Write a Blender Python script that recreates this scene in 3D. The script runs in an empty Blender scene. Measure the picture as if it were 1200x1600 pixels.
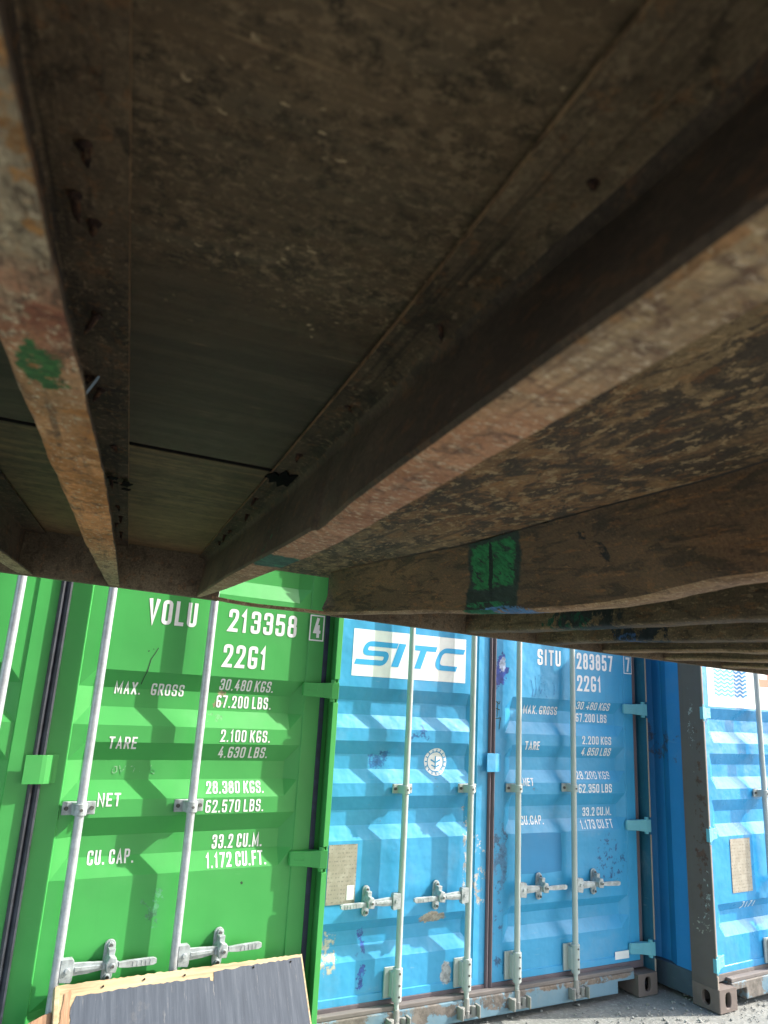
import bpy, bmesh, math, random
from mathutils import Vector, Matrix, noise as mnoise
random.seed(7)
SC = bpy.context.scene
COL = SC.collection
R = math.radians

# ------------------------------------------------------------------ camera
EYE = 1.6377
cam = bpy.data.cameras.new("camera")
cam.sensor_fit = 'VERTICAL'
cam.sensor_height = 36.0
cam.sensor_width = 27.0
cam.lens = 36.0 * 1127.66 / 1600.0
cam.clip_start = 0.02
cam.clip_end = 500
cam.dof.use_dof = True
cam.dof.focus_distance = 3.2
cam.dof.aperture_fstop = 10.0
camo = bpy.data.objects.new("camera", cam)
COL.objects.link(camo)
rx, ry, rz = 0.2528, 0.0561, -0.4798
F = Vector((-math.sin(rz) * math.cos(rx), math.cos(rz) * math.cos(rx), math.sin(rx)))
Rt = Vector((math.cos(rz), math.sin(rz), 0.0))
Up = Rt.cross(F)
R2 = Rt * math.cos(ry) + Up * math.sin(ry)
U2 = Up * math.cos(ry) - Rt * math.sin(ry)
camo.matrix_world = Matrix(((R2.x, U2.x, -F.x, 0), (R2.y, U2.y, -F.y, 0), (R2.z, U2.z, -F.z, EYE), (0, 0, 0, 1)))
SC.camera = camo

# ------------------------------------------------------------------ light
SUN_EL, SUN_ROT = R(40), R(107.5)
world = bpy.data.worlds.new("World")
SC.world = world
world.use_nodes = True
wt = world.node_tree
sky = wt.nodes.new('ShaderNodeTexSky')
sky.sky_type = 'NISHITA'
sky.sun_disc = False
sky.sun_elevation = SUN_EL
sky.sun_rotation = SUN_ROT
sky.air_density = 1.2
sky.dust_density = 2.5
wt.links.new(sky.outputs[0], wt.nodes['Background'].inputs[0])
wt.nodes['Background'].inputs[1].default_value = 0.15
sl = bpy.data.lights.new("sun", 'SUN')
sl.energy = 2.1
sl.angle = R(0.53)
sl.color = (1.0, 0.95, 0.87)
so = bpy.data.objects.new("sun", sl)
COL.objects.link(so)
sdir = Vector((math.sin(SUN_ROT) * math.cos(SUN_EL), math.cos(SUN_ROT) * math.cos(SUN_EL), math.sin(SUN_EL)))
so.rotation_euler = sdir.to_track_quat('Z', 'Y').to_euler()
so.location = (6, -6, 10)
SC.view_settings.view_transform = 'Standard'
SC.view_settings.look = 'None'
SC.view_settings.gamma = 1.0
SC.view_settings.use_curve_mapping = False
SC.view_settings.exposure = 2.08
SC.cycles.max_bounces = 10
SC.cycles.diffuse_bounces = 6
SC.cycles.use_denoising = True

# ------------------------------------------------------------------ node helpers
class NT:
    def __init__(self, name):
        self.m = bpy.data.materials.new(name)
        self.m.use_nodes = True
        self.t = self.m.node_tree
        self.b = self.t.nodes['Principled BSDF']
        self.co = self.t.nodes.new('ShaderNodeTexCoord').outputs['Object']

    def link(self, a, b):
        self.t.links.new(a, b)

    def _in(self, sock, v):
        if isinstance(v, bpy.types.NodeSocket):
            self.link(v, sock)
        elif v is not None:
            if hasattr(sock.default_value, '__len__') and len(sock.default_value) == 4 and len(v) == 3:
                v = (*v, 1)
            sock.default_value = v

    def mapping(self, vec=None, scale=(1, 1, 1), loc=(0, 0, 0), rot=(0, 0, 0)):
        n = self.t.nodes.new('ShaderNodeMapping')
        self.link(vec or self.co, n.inputs[0])
        n.inputs['Scale'].default_value = scale
        n.inputs['Location'].default_value = loc
        n.inputs['Rotation'].default_value = rot
        return n.outputs[0]

    def noise(self, scale, detail=4, rough=.55, vec=None, color=False, dist=0):
        n = self.t.nodes.new('ShaderNodeTexNoise')
        self.link(vec or self.co, n.inputs['Vector'])
        n.inputs['Scale'].default_value = scale
        n.inputs['Detail'].default_value = detail
        n.inputs['Roughness'].default_value = rough
        n.inputs['Distortion'].default_value = dist
        return n.outputs['Color' if color else 'Fac']

    def voronoi(self, scale, vec=None, feature='F1', out='Distance'):
        n = self.t.nodes.new('ShaderNodeTexVoronoi')
        n.feature = feature
        self.link(vec or self.co, n.inputs['Vector'])
        n.inputs['Scale'].default_value = scale
        return n.outputs[out]

    def math(self, op, a, b=None, clamp=False):
        n = self.t.nodes.new('ShaderNodeMath')
        n.operation = op
        n.use_clamp = clamp
        self._in(n.inputs[0], a)
        if b is not None:
            self._in(n.inputs[1], b)
        return n.outputs[0]

    def vmath(self, op, a, b=None):
        n = self.t.nodes.new('ShaderNodeVectorMath')
        n.operation = op
        self._in(n.inputs[0], a)
        if b is not None:
            self._in(n.inputs[1], b)
        return n.outputs['Value' if op in ('LENGTH', 'DOT_PRODUCT') else 'Vector']

    def step(self, v, lo, hi):
        n = self.t.nodes.new('ShaderNodeMapRange')
        n.interpolation_type = 'SMOOTHSTEP'
        self._in(n.inputs['Value'], v)
        n.inputs['From Min'].default_value = lo
        n.inputs['From Max'].default_value = hi
        return n.outputs[0]

    def mix(self, fac, a, b, mode='MIX'):
        n = self.t.nodes.new('ShaderNodeMix')
        n.data_type = 'RGBA'
        n.blend_type = mode
        n.clamp_factor = True
        self._in(n.inputs[0], fac)
        self._in(n.inputs[6], a)
        self._in(n.inputs[7], b)
        return n.outputs[2]

    def ramp(self, fac, stops):
        n = self.t.nodes.new('ShaderNodeValToRGB')
        self.link(fac, n.inputs[0])
        e = n.color_ramp.elements
        while len(e) < len(stops):
            e.new(0.5)
        for k, (p, c) in zip(e, stops):
            k.position = p
            k.color = (*c, 1) if len(c) == 3 else c
        return n.outputs[0]

    def xyz(self, i, vec=None):
        n = self.t.nodes.new('ShaderNodeSeparateXYZ')
        self.link(vec or self.co, n.inputs[0])
        return n.outputs[i]

    def bump(self, h, strength, dist=.01, prev=None):
        n = self.t.nodes.new('ShaderNodeBump')
        n.inputs['Strength'].default_value = strength
        n.inputs['Distance'].default_value = dist
        self.link(h, n.inputs['Height'])
        if prev is not None:
            self.link(prev, n.inputs['Normal'])
        return n.outputs[0]

    def patch(self, col, c, r, color, wob=.5, nscale=9, cover=None, soft=.12, shear=0, box=False):
        """colour laid over an uneven patch round the point c"""
        small = sorted(r)[:2]
        nscale = max(nscale, .75 / (small[0] + small[1]) * 2)
        wob = wob * 1.7
        w = self.vmath('SUBTRACT', self.noise(nscale, 8, .7, color=True), (.5, .5, .5))
        d = self.vmath('SUBTRACT', self.co, c)
        if shear:
            cx = self.t.nodes.new('ShaderNodeCombineXYZ')
            self.link(self.math('MULTIPLY', self.xyz(2, d), -shear), cx.inputs[1])
            d = self.vmath('ADD', d, cx.outputs[0])
        d = self.vmath('DIVIDE', d, r)
        d = self.vmath('ADD', d, self.vmath('MULTIPLY', w, (wob * 2,) * 3))
        if box:
            d = self.vmath('ABSOLUTE', d)
            ln = self.math('MAXIMUM', self.xyz(1, d), self.xyz(2, d))
        else:
            ln = self.vmath('LENGTH', d)
        m = self.math('SUBTRACT', 1.0, self.step(ln, 1 - soft, 1.0))
        if cover:
            m = self.math('MULTIPLY', m, self.step(self.noise(cover[0], 8, .7), cover[1], cover[1] + .06))
        worn = self.step(self.noise(nscale * 2.2, 8, .75), .38, .62)
        return self.mix(m, col, self.mix(worn, mul(color, .55), mul(color, 1.12)))

    def out(self, col, rough=.5, metal=0.0, normal=None, spec=.5):
        self._in(self.b.inputs['Base Color'], col)
        self._in(self.b.inputs['Roughness'], rough)
        self._in(self.b.inputs['Metallic'], metal)
        self.b.inputs['Specular IOR Level'].default_value = spec
        if normal is not None:
            self.link(normal, self.b.inputs['Normal'])
        return self.m


def mul(c, k):
    return tuple(x * k for x in c)


def paint(name, base, age=0.0, rough=.42, chip=(.16, .11, .09), patches=(), pale=None):
    n = NT(name)
    lo = n.noise(1.7, 5, .6)
    col = n.mix(n.step(lo, .3, .7), mul(base, .93), mul(base, 1.07))
    streak = n.noise(1.0, 6, .6, n.mapping(scale=(22, 22, 1.1)))
    col = n.mix(n.math('MULTIPLY', n.step(streak, .52, .75), .10 + .3 * age), col, mul(base, .72))
    if age:
        pl = pale or tuple(.5 * x + .22 for x in base)
        blot = n.noise(2.6, 8, .68)
        col = n.mix(n.math('MULTIPLY', n.step(blot, .5, .72), .45 * age), col, pl)
        fine = n.noise(16, 8, .75)
        col = n.mix(n.math('MULTIPLY', n.step(fine, .6, .68), .35 * age), col, mul(base, .55))
        scr = n.noise(1.0, 4, .7, n.mapping(scale=(9, 9, 60), rot=(0, .5, 0)))
        col = n.mix(n.math('MULTIPLY', n.step(scr, .66, .70), .5 * age), col, pl)
        ch = n.noise(7.5, 10, .72)
        col = n.mix(n.step(ch, .715 - .05 * age, .735 - .05 * age), col, chip)
    for p in patches:
        col = n.patch(col, *p[:3], **(p[3] if len(p) > 3 else {}))
    b = n.bump(n.noise(3.0 + 2.5 * (age > .3), 3, .5), .25 + .35 * (age > .3), .02)
    b = n.bump(n.noise(220, 2, .5), .04, .001, b)
    rg = n.math('ADD', n.math('MULTIPLY', n.noise(9, 6, .6), .25), rough - .12)
    return n.out(col, rg, 0, b)


def warm(c):
    return (min(1, c[0] * 1.17), c[1] * .99, c[2] * .78)


def rust(name, stops, axis=1, lo=0.0, hi=2.0, speck=(.30, .25, .18), dark=(.03, .022, .016), sp=.58, nz=(10, 5, 16), patches=(), bump=.5, dk=.55, mixf=.75, dirt=.6, ro=.82):
    """old steel: base colours run along an axis, broken by flaking paint, rust and grime"""
    n = NT(name)
    stops = [(p, warm(c)) for p, c in stops]
    speck, dark = warm(mul(speck, 1.1)), warm(mul(dark, .7))
    a = n.math('DIVIDE', n.math('SUBTRACT', n.xyz(axis), lo), hi - lo)
    a = n.math('ADD', a, n.math('MULTIPLY', n.math('SUBTRACT', n.noise(16, 6, .65), .5), .16))
    col = n.ramp(a, stops)
    tone = n.noise(1.0, 4, .6, n.mapping(scale=mul(nz, .35)))
    col = n.mix(n.step(tone, .30, .70), n.mix(.5, col, dark), n.mix(.22, col, speck))
    v = n.mapping(scale=nz)
    big = n.noise(1.0, 9, .70, v, dist=.6)
    col = n.mix(n.math('MULTIPLY', n.step(big, dk - .03, dk + .06), mixf), col, dark)
    fl = n.noise(2.1, 9, .74, n.mapping(scale=nz, loc=(3.1, 1.7, 5.3)), dist=.4)
    col = n.mix(n.math('MULTIPLY', n.step(fl, .545, .60), .65 * mixf), col, n.mix(.5, col, (.34, .125, .03)))
    sm = n.noise(3.3, 9, .74, v)
    col = n.mix(n.math('MULTIPLY', n.step(sm, sp, sp + .03), mixf), col, speck)
    gr = n.noise(210, 5, .75)
    col = n.mix(.55, col, n.ramp(gr, [(.3, (.12, .12, .12)), (.7, (.88, .88, .88))]), 'OVERLAY')
    sc = n.noise(1.0, 4, .65, n.mapping(scale=(260, 7, 260)))
    col = n.mix(n.math('MULTIPLY', n.step(sc, .61, .66), .4), col, mul(dark, 1.5))
    s2 = n.noise(1.0, 5, .65, n.mapping(scale=(75, 2.6, 75), loc=(.3, .9, .1)))
    col = n.mix(n.math('MULTIPLY', n.step(s2, .55, .66), dirt), col, dark)
    for p in patches:
        col = n.patch(col, *p[:3], **(p[3] if len(p) > 3 else {}))
    b = n.bump(sm, bump, .004)
    b = n.bump(big, bump * .8, .006, b)
    b = n.bump(gr, .45, .0015, b)
    return n.out(col, ro, 0, b, .25 + (.82 - ro))


def plain(name, c, rough=.6, metal=0.0, var=.15, ns=20, bump=.1, spec=.5):
    n = NT(name)
    f = n.noise(ns, 6, .65)
    col = n.mix(n.step(f, .35, .65), mul(c, 1 - var), mul(c, 1 + var))
    return n.out(col, rough, metal, n.bump(n.noise(ns * 6, 4, .6), bump, .002), spec)


GREEN = (.055, .352, .078)
BLUE = (.040, .315, .57)
M = {}
M['green'] = paint('green_paint', GREEN, 0.10, .40, patches=[
    ((.69, .09, 1.60), (.03, .2, .05), (.40, .36, .20), dict(wob=.9, nscale=14, cover=(30, .5))),
    ((.66, .09, 1.52), (.05, .2, .02), (.12, .45, .14), dict(wob=.9, nscale=14, cover=(26, .46))),
    ((.50, .09, .80), (.05, .2, .05), (.10, .36, .16), dict(wob=1.0, nscale=9, cover=(24, .48))),
    ((.86, .09, .86), (.006, .2, .006), (.03, .06, .03)),
])
M['blue'] = paint('blue_paint', BLUE, .55, .42, patches=[
    ((-.37, .09, .515), (.085, .2, .028), (.42, .36, .29), dict(wob=.7, nscale=12)),
    ((-.265, .09, .255), (.035, .2, .055), (.38, .40, .42), dict(wob=.7, nscale=11)),
    ((-.97, .09, .40), (.055, .2, .10), (.44, .42, .36), dict(wob=.9, nscale=10, cover=(22, .45))),
    ((-.079, .07, .74), (.055, .2, .20), (.50, .50, .48), dict(wob=1.1, nscale=9, cover=(16, .51))),
    ((-.15, .08, .80), (.03, .2, .26), (.50, .50, .48), dict(wob=1.0, nscale=13, cover=(20, .50))),
    ((.085, .07, .80), (.055, .2, .17), (.06, .20, .36), dict(wob=1.1, nscale=9, cover=(18, .46))),
    ((.075, .07, .42), (.04, .2, .35), (.05, .18, .36), dict(wob=1.1, nscale=9, cover=(24, .56))),
    ((.055, .07, 1.83), (.055, .2, .12), (.03, .085, .40), dict(wob=1.0, nscale=8)),
    ((.075, .07, 1.88), (.030, .2, .055), (.45, .55, .72), dict(wob=.7, nscale=9)),
    ((-.775, .09, .37), (.03, .2, .12), (.035, .11, .42), dict(wob=1.3, nscale=7, cover=(9, .46))),
    ((.93, .09, .745), (.13, .2, .135), (.03, .13, .30), dict(wob=.5, nscale=7, cover=(26, .53))),
    ((-.52, .09, 1.46), (.10, .2, .05), (.02, .16, .40), dict(wob=1.0, nscale=7, cover=(12, .48))),
    ((-.72, .09, 1.305), (.08, .2, .05), (.02, .17, .42), dict(wob=1.0, nscale=7, cover=(12, .45))),
])
M['blue2'] = paint('sea_blue_paint', (.028, .275, .56), .45, .30, patches=[
    ((-.55, .09, 1.2), (.12, .2, .05), (.02, .16, .42), dict(wob=1.0, nscale=7, cover=(14, .48)))])
M['blueside'] = paint('side_blue_paint', (.015, .19, .46), .25, .5, patches=[
    ((-1.2, .5, 1.45), (.1, .3, .12), (.06, .12, .22), dict(wob=1.0, nscale=7, cover=(12, .5)))])
M['teal'] = paint('faded_teal_paint', (.11, .38, .47), .5, .5)
M['tealdark'] = paint('dark_teal_paint', (.014, .10, .17), .6, .5)
M['sillblue'] = paint('worn_sill_paint', (.125, .225, .29), 1.0, .6, chip=(.16, .13, .11), pale=(.24, .25, .235), patches=[
    ((-.75, .05, .075), (.45, .2, .07), (.17, .15, .13), dict(wob=.6, nscale=7, cover=(9, .44))),
    ((-.05, .05, .10), (.35, .2, .05), (.155, .135, .12), dict(wob=.6, nscale=7, cover=(9, .42))),
    ((.75, .05, .12), (.5, .2, .022), (.19, .15, .12), dict(wob=.6, nscale=9, cover=(12, .42)))])
M['silldark'] = paint('grimy_rail_paint', (.045, .075, .10), .7, .65, chip=(.12, .09, .07), pale=(.15, .16, .16))
M['post'] = paint('rusty_post_paint', (.10, .085, .076), .7, .7, chip=(.20, .17, .14), pale=(.12, .10, .085), patches=[
    ((-1.219, .06, .95), (.3, .05, .5), (.09, .045, .03), dict(wob=.9, nscale=8, cover=(14, .5))),
    ((-1.219, .09, .42), (.3, .055, .05), (.42, .44, .36), dict(wob=1.1, nscale=16, cover=(26, .50))),
    ((-1.219, .05, .60), (.3, .03, .12), (.38, .44, .42), dict(wob=1.2, nscale=18, cover=(30, .53))),
    ((-1.219, .1, 1.55), (.3, .03, .18), (.30, .34, .33), dict(wob=1.2, nscale=18, cover=(34, .54)))])
M['lip'] = paint('chipped_edge_paint', (.30, .25, .21), .8, .7, chip=(.15, .08, .05), pale=(.42, .40, .35))
M['casting'] = paint('worn_casting', (.15, .12, .105), .8, .75, chip=(.25, .22, .18), pale=(.22, .19, .165))
M['greenpost'] = paint('green_edge_paint', mul(GREEN, 1.02), .12, .45, chip=(.35, .30, .18), pale=(.14, .45, .14))
M['zinc'] = plain('galvanised_steel', (.46, .49, .52), .42, .4, .12, 30, .08)
M['zincold'] = paint('dull_painted_steel', (.38, .43, .415), .5, .5, chip=(.20, .15, .11), pale=(.48, .50, .48))
M['castmetal'] = plain('pale_cast_steel', (.36, .40, .41), .55, .25, .22, 30, .3)
M['bolt'] = plain('dark_bolt_steel', (.10, .10, .095), .6, .4, .3, 60, .2)
M['oldcast'] = paint('dirty_cast_steel', (.26, .26, .245), 1.0, .65, chip=(.14, .10, .08), pale=(.36, .36, .33))
M['rubber'] = plain('black_rubber', (.030, .035, .048), .5, 0, .25, 25, .1)
M['rubbernavy'] = plain('navy_shadow_gasket', (.020, .028, .060), .5, 0, .25, 25, .1)
M['rubberold'] = paint('weathered_gasket', (.105, .085, .10), .6, .7, chip=(.25, .2, .17), pale=(.20, .16, .15))
M['gasketrust'] = paint('rusty_gasket', (.145, .128, .12), .8, .8, chip=(.25, .2, .16), pale=(.24, .21, .19))
M['dark'] = plain('dark_interior', (.014, .013, .012), .95, spec=.05)
M['white'] = plain('white_lettering', (.80, .82, .80), .45, 0, .04, 12, .03)


def worn_white(name, under, level, c=(.80, .82, .82), sc=26):
    n = NT(name)
    f = n.noise(sc, 8, .75)
    g = n.noise(3.0, 3, .6)
    m = n.step(n.math('ADD', f, n.math('MULTIPLY', n.math('SUBTRACT', g, .5), .5)), level, level + .05)
    return n.out(n.mix(m, c, under), .5)


M['wornwhite'] = worn_white('worn_white_lettering', BLUE, .68)
M['fadedwhite'] = worn_white('faded_white_lettering', BLUE, .60)
M['greenwhite'] = worn_white('white_stencil_paint', GREEN, .70)
M['chalk'] = worn_white('chalk_marks', (.05, .36, .09), .47, (.22, .46, .24), 60)
M['chalkblue'] = worn_white('faint_scribble', BLUE, .45, (.02, .17, .42), 60)
M['ink'] = plain('black_marks', (.02, .05, .025), .6)
M['logoblue'] = worn_white('cyan_logo_print', (.75, .8, .82), .72, (.03, .36, .68), 30)
M['waveblue'] = worn_white('wave_print', (.16, .46, .70), .60, (.04, .26, .56), 14)
M['wavepale'] = worn_white('pale_wave_print', (.30, .60, .72), .64, (.10, .42, .56), 14)
M['red'] = worn_white('salmon_print', (.8, .6, .5), .66, (.70, .20, .13), 20)
M['repaint'] = paint('repainted_blue', (.016, .21, .44), .2, .45)

n = NT('engraved_plate')
row = n.noise(1.0, 3, .6, n.mapping(scale=(60, 1, 1)))
lines = n.math('SINE', n.math('MULTIPLY', n.xyz(2), 330))
mk = n.math('MULTIPLY', n.step(lines, .3, .6), n.step(n.noise(1.0, 4, .7, n.mapping(scale=(90, 1, 25))), .5, .56))
c = n.mix(n.step(n.noise(14, 6, .7), .4, .7), (.30, .275, .22), (.40, .37, .31))
M['plate'] = n.out(n.mix(n.math('MULTIPLY', mk, .5), c, (.12, .11, .10)), .55, .25)

# wood
n = NT('film_faced_wood')
g = n.noise(1.0, 8, .7, n.mapping(scale=(46, 46, 3.0), rot=(0, .05, 0)))
c = n.ramp(g, [(.25, (.038, .048, .066)), (.5, (.062, .076, .100)), (.62, (.082, .098, .124)), (.8, (.14, .155, .18))])
c = n.mix(n.math('MULTIPLY', n.step(n.noise(7, 8, .7), .56, .74), .5), c, (.17, .165, .16))
c = n.patch(c, (-.22, 0, .33), (.05, .2, .016), (.35, .25, .17), wob=1.0, nscale=14, cover=(30, .52))
c = n.mix(n.math('MULTIPLY', n.step(n.noise(1.0, 6, .7, n.mapping(scale=(120, 120, 9), rot=(0, .2, 0))), .62, .67), .5), c, (.20, .20, .20))
M['film'] = n.out(c, .68, 0, n.bump(g, .25, .003), .3)
n = NT('raw_edge_wood')
g = n.noise(1.0, 8, .7, n.mapping(scale=(4, 60, 60)))
c = n.ramp(g, [(.3, (.28, .19, .10)), (.5, (.44, .33, .19)), (.75, (.55, .45, .29))])
c = n.mix(n.step(n.noise(16, 8, .75), .62, .68), c, (.34, .18, .07))
M['wood'] = n.out(c, .75, 0, n.bump(g, .4, .003))
n = NT('brown_wood')
g = n.noise(1.0, 8, .7, n.mapping(scale=(60, 60, 5)))
c = n.ramp(g, [(.3, (.14, .07, .04)), (.5, (.32, .18, .10)), (.75, (.50, .34, .20))])
M['woodbrown'] = n.out(c, .8, 0, n.bump(g, .5, .003))

# ground
n = NT('gravelly_concrete')
f = n.noise(3.0, 8, .65)
c = n.mix(n.step(f, .35, .65), (.175, .182, .17), (.235, .24, .222))
c = n.mix(n.step(n.noise(45, 6, .75), .5, .66), c, (.30, .305, .285))
c = n.mix(n.math('MULTIPLY', n.step(n.noise(26, 8, .8), .56, .64), .8), c, (.15, .15, .145))
c = n.mix(n.math('MULTIPLY', n.step(n.noise(.8, 5, .6), .5, .7), .35), c, (.20, .20, .19))
b = n.bump(n.noise(60, 8, .75), .5, .010)
M['ground'] = n.out(c, .9, 0, n.bump(n.voronoi(70), .3, .005, b), .2)
M['pebble'] = plain('grey_pebble', (.23, .235, .22), .9, 0, .35, 9, .4)

# ------------------------------------------------------------------ mesh helpers
def mesh(name, v, f, mats, smooth=False, mi=None):
    me = bpy.data.meshes.new(name)
    me.from_pydata([tuple(x) for x in v], [], f)
    for m in (mats if isinstance(mats, (list, tuple)) else [mats]):
        me.materials.append(m)
    if mi:
        me.polygons.foreach_set('material_index', mi)
    if smooth:
        me.polygons.foreach_set('use_smooth', [True] * len(f))
    me.update()
    return me


def obj(name, me, parent=None, loc=(0, 0, 0), rot=(0, 0, 0), bevel=0, recalc=True):
    if recalc and isinstance(me, bpy.types.Mesh) and not me.get('ok'):
        bm = bmesh.new(); bm.from_mesh(me)
        bmesh.ops.recalc_face_normals(bm, faces=bm.faces)
        bm.to_mesh(me); bm.free(); me['ok'] = 1
    o = bpy.data.objects.new(name, me)
    COL.objects.link(o)
    o.parent = parent
    o.location = loc
    o.rotation_euler = rot
    if bevel:
        b = o.modifiers.new('edge', 'BEVEL')
        b.width = bevel; b.segments = 2; b.limit_method = 'ANGLE'; b.angle_limit = R(40)
    return o


class MB:
    def __init__(self):
        self.v, self.f = [], []

    def add(self, v, f):
        k = len(self.v)
        self.v += [tuple(x) for x in v]
        self.f += [tuple(i + k for i in q) for q in f]
        return self

    def box(self, x0, x1, y0, y1, z0, z1):
        return self.add([(x0, y0, z0), (x1, y0, z0), (x1, y1, z0), (x0, y1, z0), (x0, y0, z1), (x1, y0, z1), (x1, y1, z1), (x0, y1, z1)],
                        [(0, 3, 2, 1), (4, 5, 6, 7), (0, 1, 5, 4), (1, 2, 6, 5), (2, 3, 7, 6), (3, 0, 4, 7)])

    def prism(self, pts, lo, hi, axis='y'):
        """pts outline in the two other axes, pushed from lo to hi"""
        n = len(pts)
        mk = {'y': lambda p, t: (p[0], t, p[1]), 'z': lambda p, t: (p[0], p[1], t), 'x': lambda p, t: (t, p[0], p[1])}[axis]
        return self.add([mk(p, lo) for p in pts] + [mk(p, hi) for p in pts],
                        [tuple(range(n))[::-1], tuple(range(n, 2 * n))] + [(i, (i + 1) % n, n + (i + 1) % n, n + i) for i in range(n)])

    def cyl(self, a, b, r0, r1=None, n=14):
        r1 = r0 if r1 is None else r1
        a, b = Vector(a), Vector(b)
        d = (b - a).normalized()
        s = d.orthogonal().normalized(); t = d.cross(s)
        ring = lambda c, r: [c + (s * math.cos(k * 2 * math.pi / n) + t * math.sin(k * 2 * math.pi / n)) * r for k in range(n)]
        return self.add(ring(a, r0) + ring(b, r1), [tuple(range(n))[::-1], tuple(range(n, 2 * n))] + [(i, (i + 1) % n, n + (i + 1) % n, n + i) for i in range(n)])

    def mesh(self, name, m, smooth=False):
        return mesh(name, self.v, self.f, m, smooth)


def autosmooth(me, ang=35):
    me.polygons.foreach_set('use_smooth', [True] * len(me.polygons))
    bm = bmesh.new(); bm.from_mesh(me)
    bmesh.ops.recalc_face_normals(bm, faces=bm.faces)
    for e in bm.edges:
        if len(e.link_faces) != 2 or e.calc_face_angle(0) > R(ang):
            e.smooth = False
    bm.to_mesh(me); bm.free(); me['ok'] = 1
    return me


def interp(x, pts):
    if x <= pts[0][0]:
        return pts[0][1]
    for (a, p), (b, q) in zip(pts, pts[1:]):
        if x <= b:
            return p + (q - p) * (x - a) / (b - a) if b > a else q
    return pts[-1][1]


def thing(name, label, cat, loc=(0, 0, 0), rot=(0, 0, 0), group=None):
    o = bpy.data.objects.new(name, None)
    COL.objects.link(o)
    o.location = loc; o.rotation_euler = rot
    o.empty_display_size = .2
    o['label'] = label; o['category'] = cat
    if group:
        o['group'] = group
    return o


# ------------------------------------------------------------------ lettering: drawn strokes of even width
RD = 1
GLY = {
 '0': (1, [([(0, 0, RD), (1, 0, RD), (1, 1, RD), (0, 1, RD)], True)]),
 '1': (.5, [([(0, .80, 0), (.62, 1, 0), (.62, 0, 0)], False)]),
 '2': (1, [([(0, .74, 0), (0, 1, RD), (1, 1, RD), (1, .62, RD), (0, 0, 0), (1, 0, 0)], False)]),
 '3': (1, [([(0, .78, 0), (0, 1, RD), (1, 1, RD), (1, .53, RD), (.45, .53, 0)], False), ([(.45, .53, 0), (1, .53, RD), (1, 0, RD), (0, 0, RD), (0, .22, 0)], False)]),
 '4': (1.05, [([(.62, 1, 0), (0, .26, 0), (1, .26, 0)], False), ([(.74, .58, 0), (.74, 0, 0)], False)]),
 '5': (1, [([(.95, 1, 0), (.06, 1, 0), (0, .56, 0)], False), ([(0, .60, 0), (1, .62, RD), (1, 0, RD), (0, 0, RD), (0, .22, 0)], False)]),
 '6': (1, [([(0, 0, RD), (1, 0, RD), (1, .53, RD), (0, .53, RD)], True), ([(0, .3, 0), (0, 1, RD), (1, 1, RD), (1, .90, 0)], False)]),
 '7': (1, [([(0, 1, 0), (1, 1, 0), (.35, 0, 0)], False)]),
 '8': (1, [([(0, 0, RD), (1, 0, RD), (1, .53, RD), (0, .53, RD)], True), ([(.05, .53, RD), (.95, .53, RD), (.95, 1, RD), (.05, 1, RD)], True)]),
 'A': (1.1, [([(0, 0, 0), (.5, 1, 0), (1, 0, 0)], False), ([(.2, .28, 0), (.8, .28, 0)], False)]),
 'B': (1, [([(0, 0, 0), (0, 1, 0), (.94, 1, RD), (.94, .53, RD), (0, .53, 0)], False), ([(0, .53, 0), (1, .53, RD), (1, 0, RD), (0, 0, 0)], False)]),
 'C': (1, [([(1, .74, 0), (1, 1, RD), (0, 1, RD), (0, 0, RD), (1, 0, RD), (1, .26, 0)], False)]),
 'E': (.85, [([(1, 1, 0), (0, 1, 0), (0, 0, 0), (1, 0, 0)], False), ([(0, .52, 0), (.85, .52, 0)], False)]),
 'F': (.85, [([(1, 1, 0), (0, 1, 0), (0, 0, 0)], False), ([(0, .52, 0), (.85, .52, 0)], False)]),
 'G': (1, [([(1, .82, 0), (1, 1, RD), (0, 1, RD), (0, 0, RD), (1, 0, RD), (1, .42, 0), (.60, .42, 0)], False)]),
 'I': (.05, [([(.5, 0, 0), (.5, 1, 0)], False)]),
 'K': (1.05, [([(0, 0, 0), (0, 1, 0)], False), ([(1, 1, 0), (0, .40, 0)], False), ([(.32, .60, 0), (1, 0, 0)], False)]),
 'L': (.82, [([(0, 1, 0), (0, 0, 0), (1, 0, 0)], False)]),
 'M': (1.6, [([(0, 0, 0), (0, 1, 0), (.5, .15, 0), (1, 1, 0), (1, 0, 0)], False)]),
 'N': (1.1, [([(0, 0, 0), (0, 1, 0), (1, 0, 0), (1, 1, 0)], False)]),
 'P': (1, [([(0, 0, 0), (0, 1, 0), (1, 1, RD), (1, .46, RD), (0, .46, 0)], False)]),
 'R': (1, [([(0, 0, 0), (0, 1, 0), (1, 1, RD), (1, .48, RD), (0, .48, 0)], False), ([(.5, .48, 0), (1, 0, 0)], False)]),
 'S': (1, [([(1, .77, 0), (1, 1, RD), (0, 1, RD), (0, .53, RD), (1, .50, RD), (1, 0, RD), (0, 0, RD), (0, .23, 0)], False)]),
 'T': (1, [([(0, 1, 0), (1, 1, 0)], False), ([(.5, 1, 0), (.5, 0, 0)], False)]),
 'U': (1, [([(0, 1, 0), (0, 0, RD), (1, 0, RD), (1, 1, 0)], False)]),
 'V': (1.1, [([(0, 1, 0), (.5, 0, 0), (1, 1, 0)], False)]),
 'X': (1.1, [([(0, 0, 0), (1, 1, 0)], False), ([(0, 1, 0), (1, 0, 0)], False)]),
}
GLY['O'] = GLY['0']


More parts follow.
